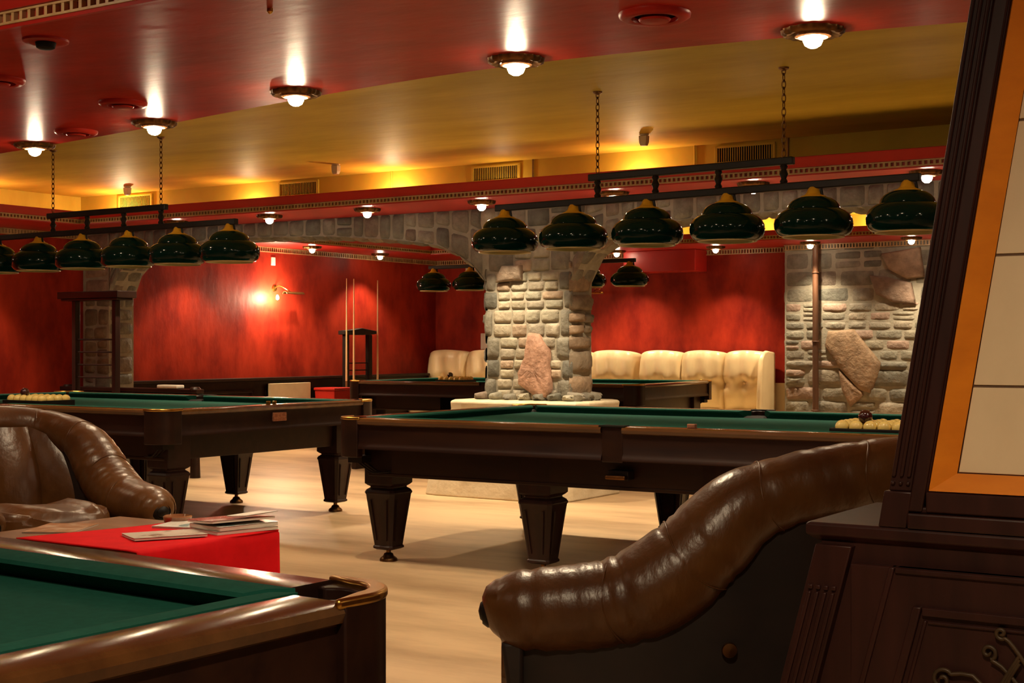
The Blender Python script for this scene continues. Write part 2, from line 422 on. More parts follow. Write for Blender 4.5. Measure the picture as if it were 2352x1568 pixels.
# grey quoins at both edges, pale bricks between
t = .80
while t < 2.0:
    h = random.uniform(.15, .23)
    wl = random.uniform(.08, .16); wr = random.uniform(.07, .16)
    xl = edgeL(t+h/2); xr = -5.895+.012*math.sin(9*t)
    if t > 1.8: xl -= (t-1.8)*.2; wl += .16; wr += .12
    stone(mb, [(xl, t), (xl+wl, t), (xl+wl, t+h), (xl, t+h)], PC, .028, .005, jit(random.choice(GREYS)), 7, .3)
    stone(mb, [(xr-wr, t), (xr, t), (xr, t+h), (xr-wr, t+h)], PC, .028, .005, jit(random.choice(GREYS)), 7, .3)
    k = 2
    for i in range(k):
        ta, tb = t+h*i/k, t+h*(i+1)/k; s = xl+wl
        while s < xr-wr-.01:
            wd = random.uniform(.13, .2)
            if s+wd > xr-wr-.09: wd = xr-wr-s
            if not insl(s+wd/2, (ta+tb)/2):
                stone(mb, [(s, ta), (s+wd, ta+random.uniform(-.005, .005)), (s+wd, tb), (s, tb+random.uniform(-.005, .005))], PC, .026, .0035, jit(random.choice(PALE), .18), 8, .2, 5)
            s += wd
    t += h
rows(mb, -6.8, -5.9, t, ZS+.015, PC, .13, .2, .14, .3, GREYS+PALE[:2], .045)
polystone(mb, slab, PC, .06, (.46, .27, .19))
polystone(mb, [(-6.62, 1.78), (-6.36, 1.80), (-6.36, 1.92), (-6.55, 1.92)], PC, .07, (.25, .19, .14))
rows(mb, YA+.0, YA+TA, .80, 1.95, PCr, .10, .24, .16, .34, [(.30, .22, .15), (.33, .24, .16), (.26, .21, .15)], .05, .008, rough=.35)
rows(mb, YA+.0, YA+TA, .80, 1.9, PCl, .10, .2, .16, .34, GREYS, .04, .008)
# projecting foot stones
for i in range(7):
    s = -6.84+i*.145
    stone(mb, [(s, .79), (s+.14, .79), (s+.13, .86+random.uniform(0, .02)), (s+.01, .86)], PC, .10, .006, jit(random.choice(PALE+GREYS)), 6, .3)
for i in range(3):
    s = YA-.04+i*.14
    stone(mb, [(s, .77), (s+.14, .77), (s+.13, .88), (s+.01, .88)], PCr, .12, .006, jit(random.choice(GREYS)), 6, .4)
mk('stonework', mb, 'stone', colm, ang=60)
mb = MB()
def oct_ring(x0, x1, y0, y1, c, z):
    return [Vector((a-ox, b-oy, z)) for a, b in ((x0+c, y0), (x1-c*1.2, y0), (x1-c*.35, y0+c*.5), (x1, y0+c*1.5), (x1, y1-c), (x1-c, y1), (x0+c, y1), (x0, y1-c), (x0, y0+c*.3))]
mb.loft([oct_ring(-7.15, -5.80, 9.62, 10.75, .14, 0), oct_ring(-7.11, -5.82, 9.66, 10.72, .14, .3), oct_ring(-6.97, -5.72, 9.74, 10.58, .14, .72), oct_ring(-6.97, -5.71, 9.73, 10.59, .14, .785), oct_ring(-6.94, -5.73, 9.77, 10.56, .12, .80)], 0)
mk('plinth', mb, 'plinth', colm, smooth=False, bevel=.012)

# --- stone pilaster against the left wall
pil = thing('stone_pilaster', 'stone pilaster against the left red wall behind the cue rack', 'pilaster', (-11.4, YA+.2, 0))
mb = MB(); mb.bb((-.4, -.17, 0), (-.01, .16, ZS)); mk('core', mb, 'mortar', pil, smooth=False)
mb = MB(); PP = lambda s, t, h: Vector((s+11.4, -.17-h, t))
rows(mb, -11.78, -11.41, .3, 1.75, PP, .12, .2, .14, .26, [(.19, .15, .10), (.24, .18, .11), (.16, .14, .10), (.22, .16, .12)], .03, .012, right=lambda t: -11.41+.02*math.sin(t*8+.5))
rows(mb, -11.78, -11.41, 1.75, ZS, PP, .14, .22, .2, .4, [(.30, .22, .16), (.24, .18, .12), (.28, .2, .15)], .03, .012)
PP2 = lambda s, t, h: Vector((-11.41+h+11.4, s-YA-.2, t))
rows(mb, YA+.03, YA+.36, .3, 1.75, PP2, .13, .22, .16, .3, GREYS, .03, .010)
mk('stonework', mb, 'stone', pil, ang=60)

# --- stone cladding on the back wall
sc = struct(mk('wall_stone', (lambda b: (b.bb((-6.47, YB-.30, 0), (-2.6, YB, 2.46)), b)[1])(MB()), 'mortar', smooth=False))
mb = MB(); PB = lambda s, t, h: Vector((s, YB-.30-h, t))
bigA = [(-5.93, 1.42), (-5.62, 1.44), (-5.30, 1.05), (-5.33, .92), (-5.42, .70), (-5.55, .74), (-5.78, .98), (-5.97, 1.25)]
bigB = [(-5.30, 2.30), (-4.85, 2.36), (-4.80, 2.02), (-5.0, 2.0), (-5.22, 2.12)]
bigC = [(-5.44, 2.06), (-5.22, 2.03), (-4.95, 1.96), (-4.9, 1.72), (-5.15, 1.74), (-5.36, 1.84)]
bigD = [(-5.80, .98), (-5.66, .84), (-5.52, .73), (-5.50, .68), (-5.66, .54), (-5.76, .74)]
ib = [inpoly([(lerp(sum(p[0] for p in b)/len(b), p[0], .9), lerp(sum(p[1] for p in b)/len(b), p[1], .9)) for p in b]) for b in (bigA, bigB, bigC, bigD)]
skip = lambda s, t: any(f(s, t) for f in ib)
MIX = [(.29, .265, .20), (.25, .24, .19), (.34, .30, .23), (.20, .195, .16), (.36, .26, .205), (.27, .25, .20)]
rows(mb, -6.47, -2.6, .2, 1.08, PB, .15, .22, .26, .48, MIX, .032, .008, skip=skip, rough=.6)
rows(mb, -6.47, -2.6, 1.08, 1.75, PB, .095, .135, .18, .36, MIX, .016, .007, skip=skip, rough=.35)
rows(mb, -6.47, -2.6, 1.75, 2.46, PB, .16, .26, .24, .46, GREYS, .014, .009, skip=skip, rough=.15)
polystone(mb, bigA, PB, .06, (.30, .20, .12), .06); polystone(mb, bigB, PB, .05, (.30, .20, .13), .06)
polystone(mb, bigC, PB, .05, (.22, .15, .11), .06); polystone(mb, bigD, PB, .05, (.33, .22, .14), .06)
PBl = lambda s, t, h: Vector((-6.47-h, s, t))
rows(mb, YB-.30, YB, .2, 2.46, PBl, .1, .2, .14, .3, MIX, .025, .01)
mk('stonework', mb, 'stone', sc, ang=60)

# --- soffits with dentil mouldings
def dentils(mb, p0, p1, out, z0, z1, pitch=.037, wd=.016, dep=.022, mi=1):
    p0, p1, out = Vector(p0), Vector(p1), Vector(out).normalized()
    L_ = (p1-p0).length; d = (p1-p0)/L_; n = int(L_/pitch)
    for i in range(n):
        c = p0+d*(i+.5)*pitch
        a = [c-d*wd/2, c+d*wd/2, c+d*wd/2+out*dep, c-d*wd/2+out*dep]
        V = [Vector((p.x, p.y, z)) for z in (z0, z1) for p in a]
        mb.add(V, [(0, 1, 2, 3), (4, 7, 6, 5), (0, 4, 5, 1), (1, 5, 6, 2), (2, 6, 7, 3), (3, 7, 4, 0)], mi)
    for za, zb_ in ((z0-.004, z0+.006), (z1-.006, z1+.003)):
        q = [p0, p1, p1+out*(dep+.004), p0+out*(dep+.004)]
        mb.loft([[Vector((p.x, p.y, za)) for p in q], [Vector((p.x, p.y, zb_)) for p in q]], mi)
def fascia(mb, p0, p1, out, zb, zt):
    """cornice: soffit lip, dentil course, swelling red fascia above; runs p0->p1, 'out' points into the room"""
    p0, p1, o = Vector((*p0, 0)), Vector((*p1, 0)), Vector((*out, 0)).normalized()
    prof = [(0, zb), (.02, zb), (.022, zb+.012), (.004, zb+.014), (.004, zb+.052), (.034, zb+.055), (.04, zb+.065), (.048, zb+.09), (.066, zb+.108), (.07, zt-.004), (.06, zt), (0, zt)]
    r = [[q+o*a+Vector((0, 0, z)) for a, z in prof] for q in (p0, p1)]
    mb.loft(r, 0)
    dentils(mb, (p0.x, p0.y, 0), (p1.x, p1.y, 0), (o.x, o.y, 0), zb+.014, zb+.050)
YF = 9.22; XF = -10.95
mb = MB(); mb.bb((XL, YF, ZS), (XR, YA+.03, ZS+.02)); mb.bb((XL, YN, ZS), (XF, YF, ZS+.02))
fascia(mb, (XF, YF), (XR, YF), (0, -1), ZS, ZS+.125); fascia(mb, (XF, YN), (XF, YF), (1, 0), ZS, ZS+.125)
struct(mk('trim_1', mb, ['trim_red', 'dentil'], ang=40))
mb = MB(); dentils(mb, (XL, YN, 0), (XL, YA, 0), (1, 0, 0), ZS-.055, ZS-.005, mi=0); mb.bb((XL, YN, ZS-.06), (XL+.008, YA, ZS), 0)
struct(mk('trim_2', mb, 'dentil', smooth=False))
ZS2 = 2.44; YF2 = 15.05; XF2 = -11.05
mb = MB(); mb.bb((XL, YF2, ZS2), (XR, YB, ZS2+.02)); mb.bb((XL, YA+TA, ZS2), (XF2, YF2, ZS2+.02))
fascia(mb, (XF2, YF2), (XR, YF2), (0, -1), ZS2, ZS2+.10); fascia(mb, (XF2, YA+TA), (XF2, YF2), (1, 0), ZS2, ZS2+.10)
dentils(mb, (XL, YA+TA, 0), (XL, YB, 0), (1, 0, 0), ZS2-.06, ZS2-.005); dentils(mb, (XL, YB, 0), (-6.47, YB, 0), (0, -1, 0), ZS2-.06, ZS2-.005)
dentils(mb, (-6.47, YB-.3, 0), (-2.6, YB-.3, 0), (0, -1, 0), ZS2-.06, ZS2-.005)
struct(mk('trim_3', mb, ['trim_red', 'dentil'], ang=40))
# tray fascia in the red ceiling
mb = MB()
r = [[Vector((x, 3.92-a, z)) for a, z in ((0, ZR), (.02, ZR), (.025, ZR+.015), (.006, ZR+.018), (.006, ZR+.068), (.045, ZR+.072), (.06, ZR+.10), (.10, ZR+.13), (.12, ZC-.03), (0, ZC-.03))] for x in (XL, XR)]
mb.loft(r, 0); dentils(mb, (XL, 3.92, 0), (XR, 3.92, 0), (0, -1, 0), ZR+.018, ZR+.066, .053, .018, .030)
struct(mk('trim_4', mb, ['trim_red', 'dentil'], ang=40))
# red boxed duct under the back cornice
mb = MB(); mb.bb((-8.62, YB-.34, 2.17), (-7.62, YB, ZS2)); struct(mk('trim_5', mb, 'trim_red', smooth=False, bevel=.01))
# cream skirting by the stone wall
mb = MB(); mb.bb((-6.7, YB-.05, 0), (-6.47, YB, .80)); struct(mk('trim_6', mb, 'cream_wall', smooth=False))
# dark wainscot with shelf along the left wall of the far room
mb = MB(); mb.bb((XL, 10.33, 0), (XL+.10, YB, .84)); mb.bb((XL, 10.33, .84), (XL+.17, YB, .872))
for y in [10.5+i*1.05 for i in range(6)]:
    for z0, z1 in ((.18, .21), (.70, .73)): mb.bb((XL+.10, y, z0), (XL+.125, y+.85, z1))
    for a in (y, y+.82): mb.bb((XL+.10, a, .18), (XL+.125, a+.03, .73))
struct(mk('trim_7', mb, 'wood', smooth=False, bevel=.006))

# ================================================================= LAMPS OF THE ROOM
def ceiling_spot(name, label, cat, group, first, loc, power, size, k=1.0, bulbw=0):
    """recessed lamp with a scalloped crystal ring and a lit glass bulb"""
    if first is None:
        t = thing(name, label, cat, loc, 0, group)
        mb = MB(); mb.lathe([(.055*k, -.002), (.085*k, -.016), (.115*k, -.026), (.128*k, -.018), (.132*k, 0)], seg=64, wob=lambda a: .04*math.cos(16*a), cap=False)
        mk('ring', mb, 'bronze', t, ang=50)
        mb = MB(); mb.lathe([(.048*k, -.012), (.062*k, -.034), (.074*k, -.030), (.078*k, -.014)], seg=48, wob=lambda a: .05*abs(math.sin(10*a)), cap=False)
        mk('crystal_rim', mb, 'glass', t, ang=30)
        mb = MB(); mb.lathe([(.026*k, -.012), (.040*k, -.03), (.042*k, -.048), (.034*k, -.066), (.016*k, -.077), (0.001, -.079)], seg=20)
        mk('bulb', mb, 'glow' if k > .9 else 'glow_small', t, ang=60)
        first = t
    else:
        t = dup(first, None, loc, 0, label)
    lamp_light('lamp_light', 'SPOT', (0, 0, -.105), power, t, .03, WARM, size, .6, (0, 0, -1))
    if bulbw: lamp_light('bulb_light', 'POINT', (0, 0, -.055), bulbw, t, .03, WARM)
    return t
CL = [(-2.229, 5.79, 'largest lit crystal ceiling lamp, nearest the tall wooden cabinet at the right'),
      (-3.624, 5.615, 'lit crystal ceiling lamp in the red ceiling straight above the stone column'),
      (-5.068, 5.70, 'lit crystal ceiling lamp in the middle of the row of five on the red ceiling'),
      (-6.482, 6.02, 'lit crystal ceiling lamp, second from the left in the red ceiling row'),
      (-7.871, 6.25, 'leftmost and smallest lit crystal lamp of the red ceiling row')]
first = None
for x, y, lb in CL:
    c = ceiling_spot('ceiling_lamp', lb, 'ceiling lamp', 'crystal lamps in the red ceiling', first, (x, y, ZR), 26, 120, 1.0, 11)
    if first is None: first = c
# the row carried on unseen, plus lamps added to light chairs, cabinet and floor
for x, y, e in [(-.8, 6.1, 30), (.6, 5.2, 30), (-8.6, 5.0, 40), (-6.2, .6, 45), (-3.4, .2, 12), (-.45, .6, 100), (1.8, 2.6, 50), (-2.75, 4.25, 70), (-4.9, 3.2, 45)]:
    c = dup(first, None, (x, y, ZR if y < 1.4 or y > 3.92 else ZC-.03), 0, 'unseen crystal lamp added in the red ceiling to light the near room')
    c['group'] = 'unseen crystal lamps added for the near room'
    for k in c.children:
        if k.type == 'LIGHT' and k.data.type == 'SPOT':
            k.data = k.data.copy(); k.data.energy = e
            if e == 100: k.data.spot_size = math.radians(168)

SP = [(-9.85, 'small lit downlight in the red soffit half hidden by the left lamp bar'),
      (-8.685, 'small lit soffit downlight right of the end shade of the left lamp bar'),
      (-7.576, 'small lit soffit downlight over the middle of the left stone arch'),
      (-6.408, 'small lit soffit downlight just left of the column top'),
      (-5.2, 'small lit soffit downlight beside the left post of the front lamp bar'),
      (-4.071, 'small lit soffit downlight between two posts of the front lamp bar'),
      (-2.833, 'small soffit downlight beside the cabinet, right of the front lamp bar posts'),
      (-1.65, 'soffit downlight hidden behind the cabinet')]
f2 = None
for x, lb in SP:
    c = ceiling_spot('soffit_downlight', lb, 'downlight', 'downlights in the red soffit', f2, (x, 9.42, ZS), 58, 108, .85, 3)
    if f2 is None: f2 = c
BK = [(-7.244, 15.39, 'tiny lit downlight in the back cornice left of the stone wall'), (-6.02, 15.3, 'tiny lit downlight at the left edge of the back stone wall'),
      (-4.824, 15.22, 'tiny lit downlight in front of the back stone wall near the cabinet'), (-8.6, 15.4, 'tiny downlight over the cream sofa hidden by the column top'),
      (-9.9, 15.4, 'tiny downlight over the left cream sofa hidden behind the arch'), (-3.6, 15.2, 'tiny downlight at the back hidden behind the cabinet')]
for x, y, lb in BK:
    c = ceiling_spot('cornice_downlight', lb, 'downlight', 'downlights in the back cornice', f2, (x, y+.25, ZS2), 55, 80, .85, 1)
c = ceiling_spot('cornice_downlight', 'tiny lit downlight in the left cornice under the arch', 'downlight', 'downlights in the back cornice', f2, (-11.45, 14.5, ZS2), 20, 110, .85, .5)
for y in (11.4, 13.0):
    c = ceiling_spot('cornice_downlight', 'tiny downlight of the left cornice hidden behind the arch', 'downlight', 'downlights in the back cornice', f2, (-11.3, y, ZS2), 13, 110, .85, .5)

for y in (8.3, 6.9):
    c = ceiling_spot('soffit_downlight', 'soffit downlight on the left soffit outside the picture', 'downlight', 'downlights outside the picture', f2, (-11.38, y, ZS), 50, 100, .85, 2)
    c['group'] = 'downlights outside the picture'
# lamps lying in the open top of the soffits (their light shows on the ochre wall above)
def cove(x, y, z, p): lamp_light('cove_light', 'POINT', (x, y, z), p, None, .02, (1, .75, .43))
for x, p in ((-11.05, 16), (-9.35, 8), (-7.65, 12), (-5.25, 9), (-6.5, 2.5)): cove(x, 9.85, ZS+.11, p)
cove(-11.5, 8.4, ZS+.09, 12); cove(-11.5, 5.8, ZS+.09, 8)
for x in (-9.6, -8.2, -6.8, -5.4, -4.0): cove(x, 15.9, ZS2+.06, 16)
for y in (11.5, 13.5): cove(-11.6, y, ZS2+.06, 6)

# ================================================================= BILLIARD TABLES
TL, TW, TZ = 3.58, 2.16, .84
def make_table():
    t = thing('billiard_table', '', 'billiard table')
    hx, hy = TL/2, TW/2
    # playing bed
    mb = MB(); mb.bb((-hx+.15, -hy+.15, .765), (hx-.15, hy-.15, .797)); mk('bed_cloth', mb, 'felt', t, smooth=False)
    # wooden rails: cap moulding + panel below
    def rail(length, name):
        mb = MB(); n = length/2
        prof = [(.13, .80), (.13, TZ-.003), (.115, TZ), (.02, TZ), (.006, TZ-.006), (0, TZ-.018), (.006, TZ-.034), (.018, TZ-.04), (.02, .70), (.012, .685), (.006, .672), (.006, .664), (.13, .664)]
        mb.loft([[Vector((x, a, z)) for a, z in prof] for x in (-n, n)], 0)
        for p in ((1, 2, 3, 4, 5, 6),):
            pass
        return mb
    half = (TL-.34-.12)/2
    def put(mb, name, loc, rz, mats):
        # bake transform so that parts need no rotation
        T = Matrix.Translation(loc) @ Matrix.Rotation(rz, 4, 'Z')
        m2 = MB(); m2.v = [tuple(T @ Vector(p)) for p in mb.v]; m2.f = mb.f; m2.m = mb.m; m2.c = mb.c
        return mk(name, m2, mats, t, ang=30)
    rl = rail(half, 'r'); re = rail(TW-.34, 'e')
    xs = .06+half/2
    # material: polished cap on the faces whose height is near the top
    def capmat(mb):
        for i, f in enumerate(mb.f):
            zz = [mb.v[j][2] for j in f]
            if min(zz) > TZ-.045 and len(f) == 4: mb.m[i] = 1
    capmat(rl); capmat(re)
    for sx in (-1, 1):
        put(rl, 'side_rail', (sx*xs, -hy, 0), 0, ['wood', 'rail']); put(rl, 'side_rail', (sx*xs, hy, 0), PI, ['wood', 'rail'])
    put(re, 'end_rail', (hx, 0, 0), PI/2, ['wood', 'rail']); put(re, 'end_rail', (-hx, 0, 0), -PI/2, ['wood', 'rail'])
    # cushions
    def cush(length):
        mb = MB(); n = length/2; k = .055
        prof = [(.125, .797), (.125, TZ+.001), (.16, TZ+.002), (.19, TZ-.004), (.192, TZ-.012), (.165, .805), (.16, .797)]
        def rg(x, s): return [Vector((x+s*max(0, a-.125)*.9, a, z)) for a, z in prof]
        mb.loft([rg(-n, 1), rg(n, -1)], 0)
        return mb
    cl, ce = cush(half+.03), cush(TW-.30)
    for sx in (-1, 1):
        put(cl, 'cushion', (sx*xs, -hy, 0), 0, 'felt'); put(cl, 'cushion', (sx*xs, hy, 0), PI, 'felt')
    put(ce, 'cushion', (hx, 0, 0), PI/2, 'felt'); put(ce, 'cushion', (-hx, 0, 0), -PI/2, 'felt')
    # apron with inner beams
    mb = MB(); i = .17
    for s in (-1, 1):
        mb.bb((-hx+i, s*(hy-i)-.02, .50), (hx-i, s*(hy-i)+.02, .67)); mb.bb((s*(hx-i)-.02, -hy+i, .50), (s*(hx-i)+.02, hy-i, .67))
        mb.bb((-hx+i-.03, s*(hy-i)-.025, .50), (hx-i+.03, s*(hy-i)+.025, .52))
    mb.bb((-hx+.1, -hy+.1, .66), (hx-.1, hy-.1, .765))
    mk('apron', mb, 'wood', t, smooth=False, bevel=.004)
    # pockets: corner casings with brass irons
    for sx in (-1, 1):
        for sy in (-1, 1):
            def tr(p): return (sx*(hx-p[0]), sy*(hy-p[1]))
            arc = lambda cx, cy, r, a0, a1, n=8: [(cx+r*math.cos(math.radians(lerp(a0, a1, q/n))), cy+r*math.sin(math.radians(lerp(a0, a1, q/n)))) for q in range(n+1)]
            outer = [(.17, 0)]+arc(.11, .11, .11, 270, 180)+[(0, .17)]
            inner = [(.055, .17)]+arc(.105, .105, .058, 135, 315, 12)[0:]+[(.17, .055)]
            mb = MB(); mb.prism([tr(p) for p in outer+inner], .615, TZ-.006)
            pk = mk('corner_pocket', mb, 'wood', t, ang=40, bevel=.004)
            o2 = [(.185, .0)]+arc(.11, .11, .113, 270, 180, 12)+[(.0, .185)]
            i2 = [(.012, .185)]+arc(.11, .11, .078, 180, 270, 12)+[(.185, .012)]
            mb = MB(); mb.prism([tr(p) for p in o2+i2], TZ-.012, TZ+.006); mk('pocket_iron', mb, 'brass', pk, ang=40, bevel=.006)
            mb = MB(); cx, cy = tr((.115, .115)); mb.lathe([(.064, .808), (.064, .70), (.05, .66), (.001, .655)], (cx, cy, 0), 20, cap=False); mb.lathe([(.10, .7975), (.064, .809), (.001, .806)], (cx, cy, 0), 20); mk('pocket_lining', mb, 'hole', pk, ang=40)
            # ball rails under the corner
            mb = MB()
            for d in (-.03, 0, .03):
                pts = [tr((.30, .15+d)), tr((.18, .12+d)), tr((.10, .10+d))]
                P = [(pts[0][0], pts[0][1], .53), (pts[0][0]*.4+pts[1][0]*.6, pts[1][1], .525), (pts[1][0], pts[1][1], .54), (pts[2][0], pts[2][1], .60), (pts[2][0], pts[2][1], .63)]
                mb.tube(smooth_path(P, 4), .005, 6)
            mb.box((*tr((.11, .11)), .60), (.10, .10, .04)); mk('ball_chute', mb, 'iron', pk, ang=40)
    for sy in (-1, 1):
        def tr(p): return (p[0], sy*(hy-p[1]))
        pr = [(-.06, 0), (.06, 0), (.06, .125)]+[(.05*math.cos(math.radians(a)), .125-.06*math.sin(math.radians(a))) for a in range(0, 181, 15)]+[(-.06, .125)]
        mb = MB(); mb.prism([tr((a_, max(b_, .016))) for a_, b_ in pr], .655, TZ-.004); pk = mk('middle_pocket', mb, 'wood', t, ang=40, bevel=.004)
        q = [(-.075, .008), (.075, .008), (.075, .06)]+[(.056*math.cos(math.radians(a)), .125-.07*math.sin(math.radians(a))) for a in range(15, 166, 15)]+[(-.075, .06)]
        mb = MB(); mb.prism([tr(p) for p in q], TZ-.006, TZ+.005); mk('pocket_iron', mb, 'hole', pk, ang=40, bevel=.003)
        mb = MB(); mb.lathe([(.085, .7975), (.06, .809), (.001, .806)], (*tr((0, .15)), 0), 20); mk('pocket_lining', mb, 'hole', pk)
        mb = MB(); mb.box((*tr((0, .13)), .585), (.12, .10, .05)); mb.box((*tr((0, .07)), .575), (.115, .05, .022), 1); mk('ball_shelf', mb, ['iron', 'bronze'], pk, smooth=False, bevel=.006)
    # eight turned legs
    mb = MB()
    def sq(wd, z, ch=.25):
        a = wd/2; c = a*ch
        return [Vector(p) for p in ((-a+c, -a, z), (a-c, -a, z), (a, -a+c, z), (a, a-c, z), (a-c, a, z), (-a+c, a, z), (-a, a-c, z), (-a, -a+c, z))]
    mb.loft([sq(.20, .66, .03), sq(.20, .455, .03), sq(.185, .445, .1), sq(.165, .437, .2), sq(.165, .43, .2), sq(.20, .418, .2), sq(.215, .405, .2), sq(.215, .398, .2), sq(.205, .39, .2), sq(.128, .095, .2), sq(.14, .088, .2), sq(.14, .078, .2), sq(.11, .070, .2)], 0)
    # sunk panels on the four faces
    for k in range(4):
        T = Matrix.Rotation(k*PI/2, 4, 'Z')
        for (a0, a1) in ((-.052, -.042), (.042, .052)):
            V = [T @ Vector(p) for p in ((a0*1.2, -.1015, .36), (a1*1.2, -.1015, .36), (a1*1.2, -.107, .36), (a0*1.2, -.107, .36), (a0*.75, -.0705, .125), (a1*.75, -.0705, .125), (a1*.75, -.076, .125), (a0*.75, -.076, .125))]
            mb.add(V, [(0, 1, 2, 3), (4, 7, 6, 5), (0, 4, 5, 1), (1, 5, 6, 2), (2, 6, 7, 3), (3, 7, 4, 0)])
    leg = None
    for x in (-hx+.21, -hx+1.25, hx-1.25, hx-.21):
        for y in (-hy+.25, hy-.25):
            if leg is None:
                leg = mk('leg', mb, 'wood_v', t, ang=25); leg.location = (x, y, 0)
                m2 = MB(); m2.lathe([(.052, 0), (.052, .012), (.046, .02), (.032, .03), (.026, .044), (.014, .05), (.014, .072)], seg=20); mk('foot', m2, 'bronze', leg, ang=50)
            else:
                l2 = dup(leg, t, (x, y, 0))
    return t
T2 = make_table()
T2.location = (-3.565, 7.44, 0); T2.rotation_euler = (0, 0, math.radians(1.8))
T2['label'] = 'dark wooden billiard table with green cloth in front of the stone column'; T2['group'] = 'billiard tables'
T4S = (1.05, 1.02, 1)
T3 = dup(T2, None, (-8.58, 7.50, 0), math.radians(-1), 'dark billiard table with a copper nameplate behind the left leather armchair')
T4 = dup(T2, None, (-8.97, 14.22, 0), math.radians(4), 'farthest billiard table behind the stone column, in front of the cream sofas')
T4.scale = T4S
T1 = dup(T2, None, (0, 0, 0), 0, 'nearest billiard table, cut off at the bottom left corner of the photo')
a1 = math.radians(178); c1 = Vector((-1.473, 1.941, 0))
# its far right corner sits at c1, long side running away to the left
R1 = math.radians(-2.5)
T1.rotation_euler = (0, 0, R1)
T1.location = c1 - Matrix.Rotation(R1, 3, 'Z') @ Vector((TL/2-.006, TW/2-.006, 0))
# nameplate and chalks on the second table's end rail
mb = MB(); mb.bb((TL/2-.018, -.06, .725), (TL/2-.003, .075, .785)); mk('nameplate', mb, 'plate', T3, smooth=False, bevel=.003)
bpy.context.view_layer.update()
def on(tb, x, y, z): return tb.matrix_world @ Vector((x, y, z))
k1 = None
for dy, lb in ((-.04, 'left one of two chalk cubes on the end rail above the copper nameplate'), (.02, 'right one of two chalk cubes on the end rail above the copper nameplate')):
    p = on(T3, TL/2-.07, dy, TZ)
    mb = MB(); mb.bb((-.012, -.012, 0), (.012, .012, .024)); o = mk('chalk_cube', mb, 'brass', None, smooth=False, bevel=.003, loc=p); tag(o, lb, 'chalk', 'chalk cubes on the rail')
p = on(T2, .42, -TW/2+.07, TZ)
mb = MB(); mb.bb((-.022, -.014, 0), (.022, .014, .022)); o = mk('chalk_cube', mb, 'plate', None, smooth=False, bevel=.003, loc=p); tag(o, 'reddish chalk block on the near rail of the front table', 'chalk')

# ball trays with balls
def ball_tray(tb, x0, y0, nx, ny, tl, balls, dark):
    p = on(tb, x0, y0, .8)
    rz = tb.rotation_euler.z
    r = .034; L_, W_ = nx*.069+.02, ny*.069+.02
    t = thing('ball_tray', tl, 'tray', p, rz)
    mb = MB(); mb.bb((-L_/2, -W_/2, 0), (L_/2, W_/2, .012)); mk('base', mb, 'iron', t, smooth=False)
    mb = MB()
    for s in (-1, 1):
        mb.bb((-L_/2, s*W_/2-.006, 0), (L_/2, s*W_/2+.006, .055)); mb.bb((s*L_/2-.006, -W_/2, 0), (s*L_/2+.006, W_/2, .055))
    mk('rim', mb, 'iron', t, smooth=False, bevel=.003)
    T = Matrix.Translation(p) @ Matrix.Rotation(rz, 4, 'Z')
    base = None
    for j in range(ny):
        for i in range(nx):
            q = T @ Vector((-L_/2+.01+.0345+i*.069, -W_/2+.01+.0345+j*.069, .046+(.014 if True else 0)))
            if base is None:
                mb = MB(); mb.lathe([(max(.001, r*math.sin(PI*k/14)), -r*math.cos(PI*k/14)) for k in range(15)], seg=24)
                base = mk('billiard_ball', mb, 'ivory', None, ang=80, loc=q); tag(base, balls, 'ball', balls)
            else:
                dup(base, None, q)
    q = T @ Vector((-L_/2+.01+.069*2, -W_/2+.01+.069, .06+.049))
    o = dup(base, None, q, None, dark); del o['group']
    o.data = base.data.copy(); o.data.materials[0] = M['ball_dark']
ball_tray(T2, 1.30, -.72, 6, 4, 'black ball tray on the near right part of the front table', 'yellowish ivory ball in the tray on the front table', 'dark red ball on top of the yellow balls beside the cabinet')
ball_tray(T3, -.03, -.62, 6, 4, 'black ball tray on the left table behind the leather armchair', 'yellowish ivory ball in the tray on the left table', 'dark ball on top of the yellow balls on the left table')
ball_tray(T4, -.62, -.62, 5, 4, 'black ball tray on the farthest table left of the column', 'yellowish ivory ball in the tray on the farthest table', 'dark ball on top of the yellow balls left of the stone column')

